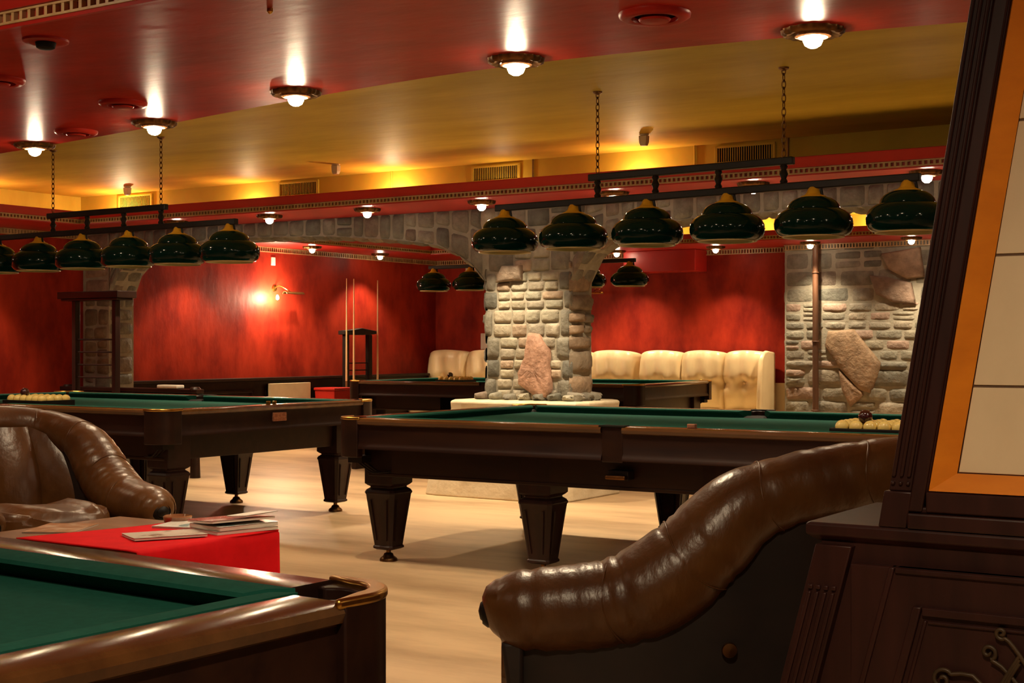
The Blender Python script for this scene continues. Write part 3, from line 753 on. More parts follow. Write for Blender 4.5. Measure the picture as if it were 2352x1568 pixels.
# ================================================================= TABLE LAMPS
def make_lamp_bar():
    t = thing('billiard_lamp', '', 'hanging lamp')
    mb = MB(); mb.bb((-1.40, -.02, .262), (1.40, .02, .305)); mk('lower_bar', mb, 'iron', t, smooth=False, bevel=.006)
    mb = MB(); mb.bb((-.68, -.02, .405), (.68, .02, .448)); mk('upper_bar', mb, 'iron', t, smooth=False, bevel=.006)
    for x in (-.62, -.21, .21, .62):
        mb = MB(); mb.lathe([(.016, .30), (.022, .315), (.014, .33), (.024, .355), (.014, .38), (.022, .395), (.016, .41)], (x, 0, 0), 14); mk('post', mb, 'iron', t)
    H = ZC-LZ
    for x in (-.62, .62):
        mb = MB(); n = int((H-.45)/.038)
        for i in range(n):
            T = Matrix.Translation((x, 0, .45+(i+.5)*(H-.45)/n)) @ Matrix.Rotation(PI/2*(i % 2), 4, 'Z') @ Matrix.Diagonal((1, 1, 2.0, 1)) @ Matrix.Rotation(PI/2, 4, 'X')
            mb.ring((0, 0, 0), .0115, .0028, 12, 5, 0, T)
        mb.lathe([(.03, H), (.028, H-.008), (.008, H-.02)], (x, 0, 0), 14)
        mk('chain', mb, 'bronze', t)
    sh = None
    for i in range(6):
        x = (i-2.5)*.532
        if sh is None:
            mb = MB(); mb.lathe([(.165, .002), (.184, .008), (.201, .024), (.211, .046), (.2135, .070), (.209, .095), (.195, .120), (.170, .140), (.150, .149), (.1445, .1515), (.144, .156), (.137, .174), (.122, .192), (.098, .208), (.07, .217), (.03, .221)], seg=40, cap=False)
            sh = mk('shade', mb, 'green', t, ang=50, loc=(x, 0, 0))
            mb = MB(); mb.lathe([(.168, .004), (.166, -.004), (.160, -.002), (.152, .012), (.150, .05), (.12, .12), (.07, .17), (.001, .18)], seg=36, cap=False); mk('reflector', mb, 'shade_in', sh, ang=50)
            mb = MB(); mb.lathe([(.072, .214), (.069, .221), (.050, .228), (.038, .240), (.029, .262), (.022, .272), (.001, .274)], seg=24); mk('cap', mb, 'cap', sh, ang=50)
            mb = MB(); mb.tube([(.052, 0, .222), (.046, 0, .25), (.040, 0, .30)], .008, 8); mk('bracket', mb, 'iron', sh)
        else:
            dup(sh, t, (x, 0, 0))
    return t
LZ = 1.845
lb = make_lamp_bar(); lb.location = (-3.64, 7.46, LZ); lb.rotation_euler = (0, 0, math.radians(-4.5))
lb['label'] = 'bar lamp with six dark green shades above the front billiard table'; lb['group'] = 'bar lamps above the tables'
dup(lb, None, (-8.50, 7.40, LZ), math.radians(-1.5), 'bar lamp with green shades at the upper left, cut by the photo edge')
dup(lb, None, (-8.75, 13.8, LZ+.06), 0, 'far bar lamp with green shades half hidden behind the stone column')

# ================================================================= LEATHER ARMCHAIRS
def make_chair(name='leather_armchair', cat='armchair', arms=2):
    t = thing(name, '', cat)
    # one continuous roll: arm, back, arm
    half = [(.50, .36, .545, .085), (.44, .37, .55, .108), (.32, .38, .558, .112), (.21, .385, .572, .117), (.11, .39, .607, .124), (.02, .39, .668, .124), (-.06, .39, .745, .118), (-.14, .385, .82, .106), (-.26, .375, .868, .096), (-.38, .36, .892, .094), (-.48, .30, .912, .094), (-.545, .18, .926, .096), (-.565, 0, .93, .098)]
    if arms == 1: half = half[:10]+[(-.50, .35, .91, .094), (-.62, .33, .92, .092)]
    full = half+([(x, -y, z, r) for x, y, z, r in half[-2::-1]] if arms == 2 else [])
    pts = smooth_path([p[:3] for p in full], 8)
    rad = [p.x for p in smooth_path([(p[3], 0, 0) for p in full], 8)]
    # rounded ends and shallow pleats
    n = len(pts); P = [pts[0]+Vector((.045, 0, -.012)), pts[0]+Vector((.035, 0, -.01)), pts[0]+Vector((.02, 0, -.004))]
    R = [.02, .05, .072]
    for i in range(n):
        a = i/(n-1)
        pl = 1
        s_ = abs(a-.5)
        pl += .018*math.sin(i*1.7)*max(0, 1-abs(s_-.28)/.13)      # creases on the inner bend
        pl -= .05*max(0, 1-min(abs(i-k) for k in (24, 42, 60, 78, n-1-24, n-1-42, n-1-60, n-1-78, n//2) if 4 < k < n-5)/1.6)
        P.append(pts[i]); R.append(rad[i]*pl)
    P += [pts[-1]+Vector((.02, 0, -.004)), pts[-1]+Vector((.035, 0, -.01)), pts[-1]+Vector((.045, 0, -.012))]; R += [.072, .05, .02]
    mb = MB(); mb.tube(P, R, 28, up=(0, 0, 1), ell=.92); mk('arm_roll', mb, 'leather', t, ang=80)
    # stitched piping across the roll
    for i in [q for q in (24, 42, 60, 78, n-1-24, n-1-42, n-1-60, n-1-78) if 2 < q < n-2][:8 if arms == 2 else 4]:
        mb = MB()
        tv = (pts[i+1]-pts[i-1]).normalized(); u = (Vector((0, 0, 1))-tv*tv.z).normalized(); v = tv.cross(u)
        loop = [pts[i]+tv*.02*math.cos(2*a_)+(u*math.cos(a_)+v*math.sin(a_)*.92)*rad[i]*.975 for a_ in [2*PI*k/28 for k in range(29)]]
        mb.tube(loop, .0024, 6, cap=False); mk('piping', mb, 'leather', t, ang=80)
    # inner back with vertical channels
    mb = MB()
    def bk(a, b):
        ang = lerp(-1.15, 1.15, a) if arms == 2 else lerp(.45, 1.15, a)
        rx, ry = .46, .36
        ch = .042*abs(math.sin(a*PI*5))**.7
        x = -.06-math.cos(ang)*(rx-.0)*1.0+ (1-b)*.14 + ch*1.0; y = math.sin(ang)*ry*1.05
        z = lerp(.40, .915 if abs(ang) < .7 else .915-.25*(abs(ang)-.7), b)
        x += .05*math.sin(b*PI)
        return Vector((x, y, z))
    mb.grid(bk, 60, 16); mk('backrest', mb, 'leather', t, ang=80)
    # seat cushion with gathered front
    mb = MB(); rings = []
    for k in range(13):
        a = k/12; x = lerp(-.36, .50, a)
        hgt = .18+.05*math.sin(a*PI); zt = .45+(.15*min(1, a*1.5) if arms == 2 else 0)
        rr = []
        for j in range(48):
            th = 2*PI*j/48; c, s_ = math.cos(th), math.sin(th)
            sx = math.copysign(abs(c)**.45, c); sz = math.copysign(abs(s_)**.6, s_)
            pinch = 1 if 1 < k < 11 else (.92 if k in (1, 11) else .75)
            gather = .006*math.sin(j*PI*1.0)*(k > 8)
            rr.append(Vector((x, (sx*.285 if arms == 1 else sx*.25-.05)*pinch+gather, zt-hgt/2+sz*hgt/2*pinch+.014*(k > 4)*math.sin(j*1.35+k*.25))))
        rings.append(rr)
    mb.loft(rings); mk('seat_cushion', mb, 'leather', t, ang=80)
    # dark outer shell: swept sides and back, closed front posts
    mb = MB(); out = []
    sh = [(.47, .37, .49), (.3, .40, .50), (.15, .41, .52), (.03, .41, .58), (-.08, .41, .68), (-.2, .40, .78), (-.36, .38, .83), (-.48, .31, .85), (-.555, .18, .86), (-.575, 0, .865)]
    sh = sh+([(x, -y, z) for x, y, z in sh[-2::-1]] if arms == 2 else [(-.575, -.2, .86), (-.57, -.38, .84)])
    if arms == 1: sh = [q for q in sh if q[1] > .3]+[(-.58, .28, .86)]
    top = smooth_path(sh, 5)
    r0 = [Vector((p.x*.93, p.y*.96, .04)) for p in top]; rm = [Vector((p.x*.985, p.y*.99, lerp(.04, p.z, .5))) for p in top]; ri = [Vector((p.x*.86, p.y*.80, p.z)) for p in top]; rj = [Vector((p.x*.82, p.y*.78, .04)) for p in top]
    ridx = [r0, rm, [Vector(p) for p in top], ri, rj]
    V = []; F = []; m = len(top)
    for r in ridx: V += r
    for a in range(5):
        b = (a+1) % 5
        for j in range(m-1): F.append((a*m+j, a*m+j+1, b*m+j+1, b*m+j))
    F.append(tuple(a*m for a in range(5))); F.append(tuple(a*m+m-1 for a in range(4, -1, -1)))
    mb.add(V, F); mb.bb((-.42, -.30, .05), (.46, .30, .30)); mk('shell', mb, 'leather_dark', t, ang=40)
    # dark scroll posts and polished buttons at the arm fronts
    for s in ((-1, 1) if arms == 2 else (1,)):
        mb = MB(); prof = [(.455, .02), (.50, .02), (.515, .12), (.49, .24), (.485, .36), (.50, .47), (.44, .48), (.44, .02)]
        mb.loft([[Vector((x, s*.36+d, z)) for x, z in prof] for d in (-.055, .055)]); mk('arm_post', mb, 'leather_dark', t, ang=40, bevel=.012)
        mb = MB(); T = Matrix.Translation((.535, s*.36, .545)) @ Matrix.Rotation(PI/2, 4, 'Y')
        mb.lathe([(.045, -.02), (.044, .0), (.034, .014), (.030, .010), (.022, .020), (.001, .025)], seg=24, T=T); mk('arm_button', mb, 'iron', t, ang=50)
    for x in (-.42, .40):
        for y in (-.28, .28):
            mb = MB(); mb.lathe([(.025, 0), (.03, .03), (.028, .06)], (x, y, 0), 14); mk('foot', mb, 'iron', t)
    mb = MB(); T = Matrix.Translation((-.10, .425, .455)) @ Matrix.Rotation(-PI/2, 4, 'X')
    mb.lathe([(.010, -.03), (.010, .0), (.021, .005), (.019, .012), (.001, .015)], seg=18, T=T); mk('side_knob', mb, 'bronze', t, ang=50)
    return t
chR = make_chair('leather_chaise', 'lounge chair', 1)
chR['label'] = 'large brown leather lounge chair seen from its outer side, in front of the wooden cabinet'
FW = Vector((-.5446, .8387, 0)); RT = Vector((.8387, .5446, 0))
chR.location = RT*.47+FW*4.16; chR.rotation_euler = (0, 0, math.radians(213))
chL = make_chair()
chL['label'] = 'brown leather armchair with pleated back at the left edge behind the magazine table'
chL.scale = (1, 1.12, .94); chL.location = RT*-2.23+FW*6.42; chL.rotation_euler = (0, 0, math.radians(-10))

# ================================================================= LOW TABLE WITH MAGAZINES
ct = thing('coffee_table', 'low wooden table with a red runner and magazines beside the left armchair', 'coffee table', (-4.34, 3.90, 0))
mb = MB(); mb.bb((-.46, -.36, .475), (.44, .36, .512)); mk('tabletop', mb, 'table_wood', ct, smooth=False, bevel=.006)
for x in (-.40, .38):
    for y in (-.30, .30):
        mb = MB(); mb.bb((x-.025, y-.025, 0), (x+.025, y+.025, .475)); mk('leg', mb, 'table_wood', ct, smooth=False, bevel=.004)
mb = MB()
def rc(a, b):
    # runner lying across the table, falling over its right edge
    s_ = a*1.05; y = lerp(-.37, .37, b)
    if s_ < .60: x = -.155+s_; z = .515; x += .07*(1-a)*math.sin(b*3-1)
    elif s_ < .62: x = .447; z = .512
    else: x = .452+.012*math.sin(b*13+1)*(s_-.62)*2; z = .512-(s_-.62)
    return Vector((x, y, z))
mb.grid(rc, 40, 40); o = mk('table_runner', mb, 'cloth_red', None, ang=60, loc=(-4.34, 3.90, 0)); sd = o.modifiers.new('thick', 'SOLIDIFY'); sd.thickness = .004; sd.offset = 1
tag(o, 'bright red cloth runner hanging over the end of the low table', 'tablecloth')
def magazine(px, py, z, rz, w_, l_, th, cover, label, bend=0):
    t = thing('magazine', label, 'magazine', (px, py, z), rz, 'magazines on the low table')
    mb = MB(); mb.grid(lambda a, b: Vector((lerp(-w_/2, w_/2, a), lerp(-l_/2, l_/2, b), th+.0015+bend*a*a)), 8, 4); mk('cover', mb, cover, t, ang=60)
    mb = MB()
    rings = []
    for k in range(9):
        a = k/8; x = lerp(-w_/2, w_/2-.002, a); e = bend*a*a
        rings.append([Vector((x, -l_/2+.002, e)), Vector((x, l_/2-.002, e)), Vector((x, l_/2-.002, th+e)), Vector((x, -l_/2+.002, th+e))])
    mb.loft(rings); mk('pages', mb, 'paper', t, smooth=False)
zt = .5195
magazine(-4.28, 4.17, zt, .3, .20, .27, .006, 'cover_white', 'thin pale magazine with a teal picture beside the armchair arm')
magazine(-4.10, 3.86, zt, -.5, .21, .28, .008, 'cover_grey', 'open looking beige magazine at the front of the stack', .004)
magazine(-4.015, 4.15, zt, -.25, .21, .28, .012, 'cover_grey', 'bottom magazine of the tall stack on the red runner')
magazine(-4.02, 4.155, zt+.0145, -.18, .21, .28, .014, 'cover_white', 'middle magazine of the tall stack on the red runner')
magazine(-4.03, 4.15, zt+.034, -.3, .21, .28, .008, 'cover_red', 'red covered magazine on top of the tall stack', .010)
magazine(-3.98, 4.22, zt+.056, .05, .10, .20, .002, 'paper', 'folded white sheet lying on top of the red magazine', .006)
magazine(-4.66, 3.83, .5125, .5, .21, .28, .004, 'cover_brown', 'brown patterned magazine lying flat at the left of the low table')
mb = MB(); mb.lathe([(.04, 0), (.055, .008), (.06, .03), (.055, .034), (.048, .014), (.001, .012)], seg=24); o = mk('ashtray', mb, 'glass', None, ang=50, loc=(-4.40, 4.215, .512)); tag(o, 'small glass ashtray at the back edge of the low table', 'ashtray')

# ================================================================= TALL TAPERED CABINET
cb = thing('cabinet', 'tall dark wooden cabinet with tiled orange framed front at the right edge', 'cabinet', (-1.124, 2.876, 0))
def xL(z): return interp([(0, -.195), (.53, -.052), (.86, .035)], z)
def xU(z): return .170+.168*(z-.906)
WD = 1.25; DP = .45
def yF(z): return 0.0
# lower carcass (tapering)
mb = MB()
def lring(z, o=0): return [Vector((xL(z)-o, -.0-o+.02, z)), Vector((WD+.2-xL(z)+o, .02-o, z)), Vector((WD+.2-xL(z)+o, DP+o, z)), Vector((xL(z)-o, DP+o, z))]
mb.loft([lring(0), lring(.53), lring(.86)], 0); mk('base_carcass', mb, 'cabinet', cb, smooth=False)
# ledge
mb = MB()
def ledge(z, o): return [Vector((0-o, -o, z)), Vector((WD+.2+o, -o, z)), Vector((WD+.2+o, DP+o*.3, z)), Vector((0-o, DP+o*.3, z))]
mb.loft([ledge(.835, -.03), ledge(.845, -.012), ledge(.855, .0), ledge(.876, .0), ledge(.880, -.005)], 0); mk('ledge', mb, 'cabinet', cb, smooth=False, bevel=.003)
# fluted corner pilaster of the base
def strip(mb, x0f, x1f, z0, z1, y0, y1, n=6, mi=0):
    r = []
    for k in range(n+1):
        z = lerp(z0, z1, k/n)
        r.append([Vector((x0f(z), y0, z)), Vector((x1f(z), y0, z)), Vector((x1f(z), y1, z)), Vector((x0f(z), y1, z))])
    mb.loft(r, mi)
mb = MB(); strip(mb, lambda z: xL(z)-.004, lambda z: xL(z)+.075, .0, .835, -.006, .10)
for k in range(4):
    strip(mb, lambda z, k=k: xL(z)+.006+k*.017, lambda z, k=k: xL(z)+.015+k*.017, .0, .735, -.013, -.005)
    mb.box((xL(.745)+.0105+k*.017, -.009, .745), (.010, .008, .010))
mk('base_pilaster', mb, 'cabinet', cb, ang=30, bevel=.0025)
# panelled door of the base: two stepped frames
mb = MB()
def frame(mb, xa, za, d, y0, y1):
    strip(mb, lambda z: xL(z)+xa, lambda z: xL(z)+xa+d, 0, za, y0, y1); mb.bb((xL(za)+xa+d, y0, za-d), (WD, y1, za))
frame(mb, .165, .80, .012, -.012, .02); frame(mb, .235, .725, .018, -.016, .02); frame(mb, .262, .698, .008, -.010, .02)
mb.bb((.10, -.004, 0), (WD, .02, .80))
mk('door_panel', mb, 'cabinet', cb, ang=30, bevel=.003)
# gilded scroll carving on the door
mb = MB()
def spiral(cx, cz, r0, turns, a0, sgn, tail):
    P = []
    for k in range(40):
        a = a0+sgn*turns*2*PI*k/39; r = r0*(1-.85*k/39)
        P.append((cx+r*math.cos(a), -.016, cz+r*math.sin(a)))
    return [(p[0], -.016, p[1]) for p in tail]+P
def scroll(P, r=.0045): mb.tube(smooth_path(P, 2), r, 7)
X0, Z0 = .445, .605
scroll(spiral(X0-.15, Z0-.02, .022, 1.3, .6, 1, [(X0-.01, Z0-.07), (X0-.05, Z0-.045), (X0-.09, Z0-.005)]))
scroll(spiral(X0-.06, Z0+.045, .016, 1.2, -1.2, 1, [(X0+.02, Z0-.04), (X0-.01, Z0-.005), (X0-.035, Z0+.02)]))
scroll(spiral(X0-.035, Z0+.085, .012, 1.2, -1.0, -1, [(X0+.03, Z0), (X0+.0, Z0+.045), (X0-.02, Z0+.07)]))
for s_ in (.9, .75, .6):
    scroll([(X0-.10*s_, -.016, Z0-.09), (X0-.06*s_, -.016, Z0-.05), (X0-.03*s_, -.018, Z0+.0), (X0+.0, -.016, Z0+.05*s_)], .004)
scroll(spiral(X0+.09, Z0+.02, .022, 1.3, 2.5, -1, [(X0-.0, Z0-.07), (X0+.03, Z0-.045), (X0+.06, Z0+.01)]))
mk('carving', mb, 'gilt', cb, ang=60)
# upper tower
mb = MB()
def uring(z): return [Vector((xU(z)+.03, .045, z)), Vector((WD+.2-xU(z), .045, z)), Vector((WD+.2-xU(z), DP-.02, z)), Vector((xU(z)+.03, DP-.02, z))]
mb.loft([uring(.88), uring(2.3)], 0); mk('tower_carcass', mb, 'cabinet', cb, smooth=False)
mb = MB(); strip(mb, lambda z: xU(z)-.008, lambda z: xU(z)+.050, .88, .955, .0, .10)
strip(mb, lambda z: xU(z), lambda z: xU(z)+.047, .955, 2.3, .006, .10)
for k in range(3):
    strip(mb, lambda z, k=k: xU(z)+.003+k*.0155, lambda z, k=k: xU(z)+.011+k*.0155, .985, 2.3, -.002, .010)
    mb.box((xU(.975)+.007+k*.0155, .003, .972), (.008, .010, .008))
mk('tower_pilaster', mb, 'cabinet', cb, ang=30, bevel=.003)
mb = MB(); mb.bb((xU(.9)+.05, -.004, .88), (WD, .05, .912)); mb.bb((xU(.9)+.05, .004, .912), (WD, .05, .925)); mk('tower_base', mb, 'cabinet', cb, smooth=False, bevel=.004)
mb = MB(); strip(mb, lambda z: xU(z)+.048, lambda z: xU(z)+.077, .915, 2.3, .0, .06); mb.bb((xU(.957)+.0775, .0, .915), (WD, .06, .957))
mb.bb((xU(1.955)+.079, .0, 1.955), (WD, .06, 2.3))
strip(mb, lambda z: xU(z)+.074, lambda z: xU(z)+.081, .952, 1.96, .006, .03)
mk('door_frame', mb, 'cabinet', cb, ang=30, bevel=.005)
# orange veneer reveal sloping in to the tiles
mb = MB(); zb, zb2, zt_ = .957, .993, 1.955
V = [Vector((xU(zb)+.081, .012, zb)), Vector((WD, .012, zb)), Vector((WD, .034, zb2)), Vector((xU(zb2)+.126, .034, zb2)), Vector((xU(zt_)+.081, .012, zt_)), Vector((xU(zt_)+.126, .034, zt_))]
mb.add(V, [(0, 1, 2, 3), (0, 3, 5, 4)]); o = mk('reveal', mb, 'orange', cb, smooth=False); sd = o.modifiers.new('t', 'SOLIDIFY'); sd.thickness = .01
mb = MB(); strip(mb, lambda z: xU(z)+.121, lambda z: WD, zb2-.01, zt_, .034, .05); mk('grout_bed', mb, 'grout', cb, smooth=False)
mb = MB(); zz = [.995, 1.172, 1.434, 1.70, 1.96]
for z0, z1 in zip(zz, zz[1:]):
    first_ = True; xa = xU
    for c in range(3):
        l0 = (lambda z: xU(z)+.129) if c == 0 else (lambda z, c=c: .34+.285*c+.0025)
        l1 = lambda z, c=c: .34+.285*(c+1)-.0025
        strip(mb, l0, l1, z0+.0025, z1-.0025, .030, .045, 2)
mk('tiles', mb, 'tile', cb, smooth=False, bevel=.0015)

# ================================================================= CREAM SOFAS
def make_sofa(x0, x1, n, label, right_arm):
    t = thing('sofa', label, 'sofa', ((x0+x1)/2, YB-.52, 0), 0, 'cream sofas along the back wall')
    Lh = (x1-x0)/2-.02
    mb = MB(); mb.bb((-Lh, -.24, .06), (Lh, .40, .30)); mk('base', mb, 'cream', t, smooth=False, bevel=.03, seg=3)
    wd = 2*Lh/n
    for i in range(n):
        cx = -Lh+wd*(i+.5)
        mb = MB(); rings = []
        for k in range(17):
            a = k/16; u = 2*a-1
            e = (1-abs(u)**3.5)
            x = cx+u*wd/2*.995
            ht = 1.195-.03*(1-e)-.022*u*u
            tk = .075+.05*max(0, e)**.5
            ring = []
            for j in range(22):
                b = j/21
                z = lerp(.40, ht, b)
                tuft = .05*math.exp(-((b-.52)/.07)**2)*(1-.5*math.cos(u*PI)**2*0)*(.5+.5*math.cos(u*PI*2))
                y = .30-tk*(.75+.55*math.sin(min(1, b*1.05)*PI*.9)+.25*(b > .55))*1.0+.016*math.sin(u*9+b*4)*(b > .5)+tuft
                if b > .9: y += (b-.9)*1.6*tk*2
                ring.append(Vector((x, y, z)))
            for j in range(22):
                b = 1-j/21
                ring.append(Vector((x, .44, lerp(.40, ht-.01, b))))
            rings.append(ring)
        mb.loft(rings); bkc = mk('back_cushion', mb, 'cream', t, ang=75)
        mb = MB(); mb.lathe([(.014, 0), (.012, .006), (.001, .009)], seg=12, T=Matrix.Translation((cx, .175, .80)) @ Matrix.Rotation(PI/2, 4, 'X')); mk('button', mb, 'cream', bkc)
        mb = MB(); rings = []
        for k in range(13):
            u = 2*k/12-1; e = max(0, 1-abs(u)**6)**.4
            rings.append([Vector((cx+u*wd/2*.995, .03+math.copysign(abs(math.cos(th))**.5, math.cos(th))*.31*(.94+.06*e), .39+math.copysign(abs(math.sin(th))**.6, math.sin(th))*(.06+.035*e))) for th in [2*PI*j/28 for j in range(28)]])
        mb.loft(rings); mk('seat_cushion', mb, 'cream', t, ang=75)
    if right_arm:
        mb = MB(); pr = [(-.05, .30), (-.02, .7), (.02, 1.08), (.10, 1.17), (.2, 1.19), (.42, 1.17), (.44, .08), (.0, .08)]
        mb.loft([[Vector((Lh-.02+d, y, z)) for y, z in pr] for d in (-.03, .03)]); mk('end_panel', mb, 'cream', t, ang=50, bevel=.02, seg=3)
    return t
make_sofa(-11.72, -8.46, 5, 'longer cream leather sofa in the back corner, partly hidden by the stone column', False)
make_sofa(-8.42, -6.66, 3, 'shorter cream leather sofa at the right, next to the back stone wall', True)

# ================================================================= SMALL FITTINGS
# vents in the ochre wall
vt = None
for x, lb in ((-4.365, 'ventilation grille high on the ochre wall nearest the cabinet'), (-6.62, 'ventilation grille high on the ochre wall above the stone column'),
              (-8.81, 'ventilation grille high on the ochre wall above the middle of the left arch'), (-10.98, 'ventilation grille high on the ochre wall behind the left lamp bar')):
    if vt is None:
        vt = thing('vent_grille', lb, 'vent', (x, YA, 2.70), 0, 'grilles on the ochre wall')
        mb = MB(); mb.bb((-.22, -.006, -.055), (.22, .0, .055)); mk('backing', mb, 'hole', vt, smooth=False)
        mb = MB()
        for i in range(24): mb.bb((-.212+i*.0184, -.010, -.055), (-.2065+i*.0184, -.006, .055))
        mk('slats', mb, 'ochre', vt, smooth=False)
        mb = MB()
        for s in (-1, 1):
            mb.bb((-.245, -.016, s*.062-.009), (.245, 0, s*.062+.009)); mb.bb((s*.235-.012, -.016, -.062), (s*.235+.012, 0, .062))
        mk('frame', mb, 'ochre', vt, smooth=False, bevel=.003)
    else:
        dup(vt, None, (x, YA, 2.70), 0, lb)
# thin conduits up the ochre wall
cds = None
for i, (x, lb) in enumerate(((-4.78, 'thin pale conduit on the ochre wall left of the grille nearest the cabinet'), (-7.72, 'thin conduit on the ochre wall over the left arch'), (-6.25, 'thin conduit right of the grille above the column'), (-4.02, 'thin dark conduit right of the grille nearest the cabinet'))):
    mb = MB(); mb.tube([(0, 0, 2.46), (0, 0, ZC)], .007, 8); o = mk('conduit', mb, 'ochre' if i < 2 else 'bronze', None, loc=(x, YA-.009, 0)); tag(o, lb, 'conduit')
# motion sensors hanging from the ochre ceiling
sn = None
for x, y, lb in ((-4.83, 9.2, 'small motion sensor on the ochre ceiling right of the lamp chain'), (-7.82, 9.3, 'small motion sensor on the ochre ceiling left of the column'), (-10.6, 9.5, 'small motion sensor on the ochre ceiling at the far left')):
    if sn is None:
        sn = thing('motion_sensor', lb, 'sensor', (x, y, ZC), 0, 'sensors on the ochre ceiling')
        mb = MB(); mb.lathe([(.035, 0), (.035, -.008), (.012, -.012)], seg=16); mk('mount', mb, 'cream_wall', sn)
        mb = MB(); mb.loft([[Vector((sx*a, sy*a*.8, z)) for sx, sy in ((-1, -1), (1, -1), (1, 1), (-1, 1))] for a, z in ((.032, -.012), (.030, -.06), (.022, -.085))]); mk('housing', mb, 'cream_wall', sn, smooth=False, bevel=.004)
    else: dup(sn, None, (x, y, ZC), 0, lb)
# round ceiling vents in the red ceiling
rv = None
for x, y, k, lb in ((-2.66, 5.16, 1.0, 'large round vent in the red ceiling near the top of the photo'), (-6.10, 5.436, .9, 'round vent in the red ceiling left of the middle lamp'),
                    (-6.10, 4.62, .9, 'round vent in the red ceiling at the left photo edge'), (-7.16, 6.0, .9, 'faint round vent in the red ceiling between the two leftmost lamps')):
    if rv is None:
        rv = thing('round_vent', lb, 'vent', (x, y, ZR), 0, 'round vents in the red ceiling')
        mb = MB(); mb.lathe([(.090, -.006), (.095, -.022), (.125, -.026), (.145, -.014), (.148, 0)], seg=40, cap=False); mk('collar', mb, 'ceil_red', rv, ang=50)
        mb = MB(); mb.lathe([(.092, -.001), (.001, -.001)], seg=32); mk('throat', mb, 'hole', rv)
        mb = MB(); mb.lathe([(.001, -.012), (.06, -.014), (.066, -.024), (.06, -.032), (.001, -.034)], seg=32); mk('disc', mb, 'ceil_red', rv, ang=50)
    else:
        o = dup(rv, None, (x, y, ZR), 0, lb); o.scale = (k, k, 1)
o = thing('smoke_detector', 'shallow round smoke detector in the red ceiling under the dentil moulding', 'smoke detector', (-5.14, 4.14, ZR))
mb = MB(); mb.lathe([(.100, 0), (.098, -.010), (.085, -.016), (.05, -.012), (.001, -.012)], seg=32); mk('base', mb, 'ceil_red', o, ang=50)
mb = MB(); mb.lathe([(.045, -.012), (.04, -.035), (.03, -.04), (.001, -.041)], seg=24); mk('sensor_head', mb, 'hole', o, ang=50)
mb = MB(); mb.lathe([(.012, 0), (.013, -.012), (.006, -.02), (.001, -.022)], seg=14); o = mk('sprinkler', mb, 'brass', None, loc=(-3.91, 4.244, ZR)); tag(o, 'tiny brass sprinkler in the dark red ceiling at the top', 'sprinkler')

# picture lights
pl = thing('picture_light', 'lit brass picture light glowing on the left red wall', 'wall lamp', (XL, 12.93, 1.875))
mb = MB(); mb.lathe([(.04, 0), (.038, .012), (.012, .02)], seg=18, T=Matrix.Translation((0, -.05, .07)) @ Matrix.Rotation(PI/2, 4, 'Y')); mk('wall_plate', mb, 'brass', pl)
mb = MB(); mb.tube(smooth_path([(.01, -.05, .07), (.08, -.04, .10), (.17, 0, .05), (.19, .05, .012)], 6), .007, 8); mk('arm', mb, 'brass', pl)
mb = MB(); T = Matrix.Translation((.19, .09, 0))
mb.loft([[T @ Vector((.035*math.cos(a), y, .03*math.sin(a))) for a in [PI*k/10 for k in range(11)]]+[T @ Vector((.03*math.cos(a), y, .026*math.sin(a))) for a in [PI-PI*k/10 for k in range(11)]] for y in (-.16, .16)]); mk('hood', mb, 'bronze', pl, ang=50)
mb = MB(); mb.lathe([(.001, -.03), (.016, -.022), (.02, 0), (.012, .02), (.008, .03)], (.145, -.15, -.045), 14); mk('bulb', mb, 'glow_small', pl)
lamp_light('bulb_light', 'POINT', (.15, -.15, -.05), 62, pl, .06, (1, .76, .48))
p2 = thing('picture_light', 'unlit brass picture light with a curled arm on the back wall right of the column', 'wall lamp', (-9.18, YB, 1.92))
mb = MB(); T = Matrix.Translation((0, -.2, 0))
mb.loft([[T @ Vector((x, .035*math.cos(a), .03*math.sin(a))) for a in [PI*k/10 for k in range(11)]]+[T @ Vector((x, .03*math.cos(a), .026*math.sin(a))) for a in [PI-PI*k/10 for k in range(11)]] for x in (-.17, .17)]); mk('hood', mb, 'brass', p2, ang=50)
mb = MB(); P = [(0.04, 0, .04), (.04, -.06, .06), (.04, -.14, .05), (.04, -.2, .02)]; mb.tube(smooth_path(P, 5), .007, 8)
mb.tube([(.09+.045*math.cos(a)*(1-.1*k), -.16, .085+.045*math.sin(a)*(1-.1*k)) for k, a in [(q/8, q*.5) for q in range(20)]], .006, 8); mk('arm', mb, 'brass', p2)
# switches
for nm, loc, dim, lb, cat in (('wall_box', (XL, 12.86, 2.272), (.02, .07, .10), 'small white box high on the left red wall above the picture light', 'wall box'),
                              ('light_switch', (-10.95, YB, 1.31), (.16, .02, .22), 'white switch plate on the back wall just left of the column', 'switch')):
    mb = MB(); mb.box((0, 0, 0), dim); o = mk(nm, mb, 'white', None, smooth=False, bevel=.005, loc=loc); tag(o, lb, cat)
mb = MB(); mb.bb((-.16, -.012, -.13), (.16, 0, .13)); o = mk('paper_notice', mb, 'cream_wall', None, smooth=False, loc=(-11.12, YB, 2.22)); tag(o, 'pale blank notice on the back wall left of the column top', 'notice')
# pipe on the stone wall
mb = MB(); mb.tube([(0, 0, 0), (0, 0, ZS2)], .035, 14)
for z in (.5, 1.3, 2.1): mb.ring((0, 0, z), .037, .008, 18, 6)
o = mk('wall_pipe', mb, 'bronze_matt', None, loc=(-6.05, YB-.40, 0)); tag(o, 'brown upright pipe in front of the back stone wall', 'pipe')

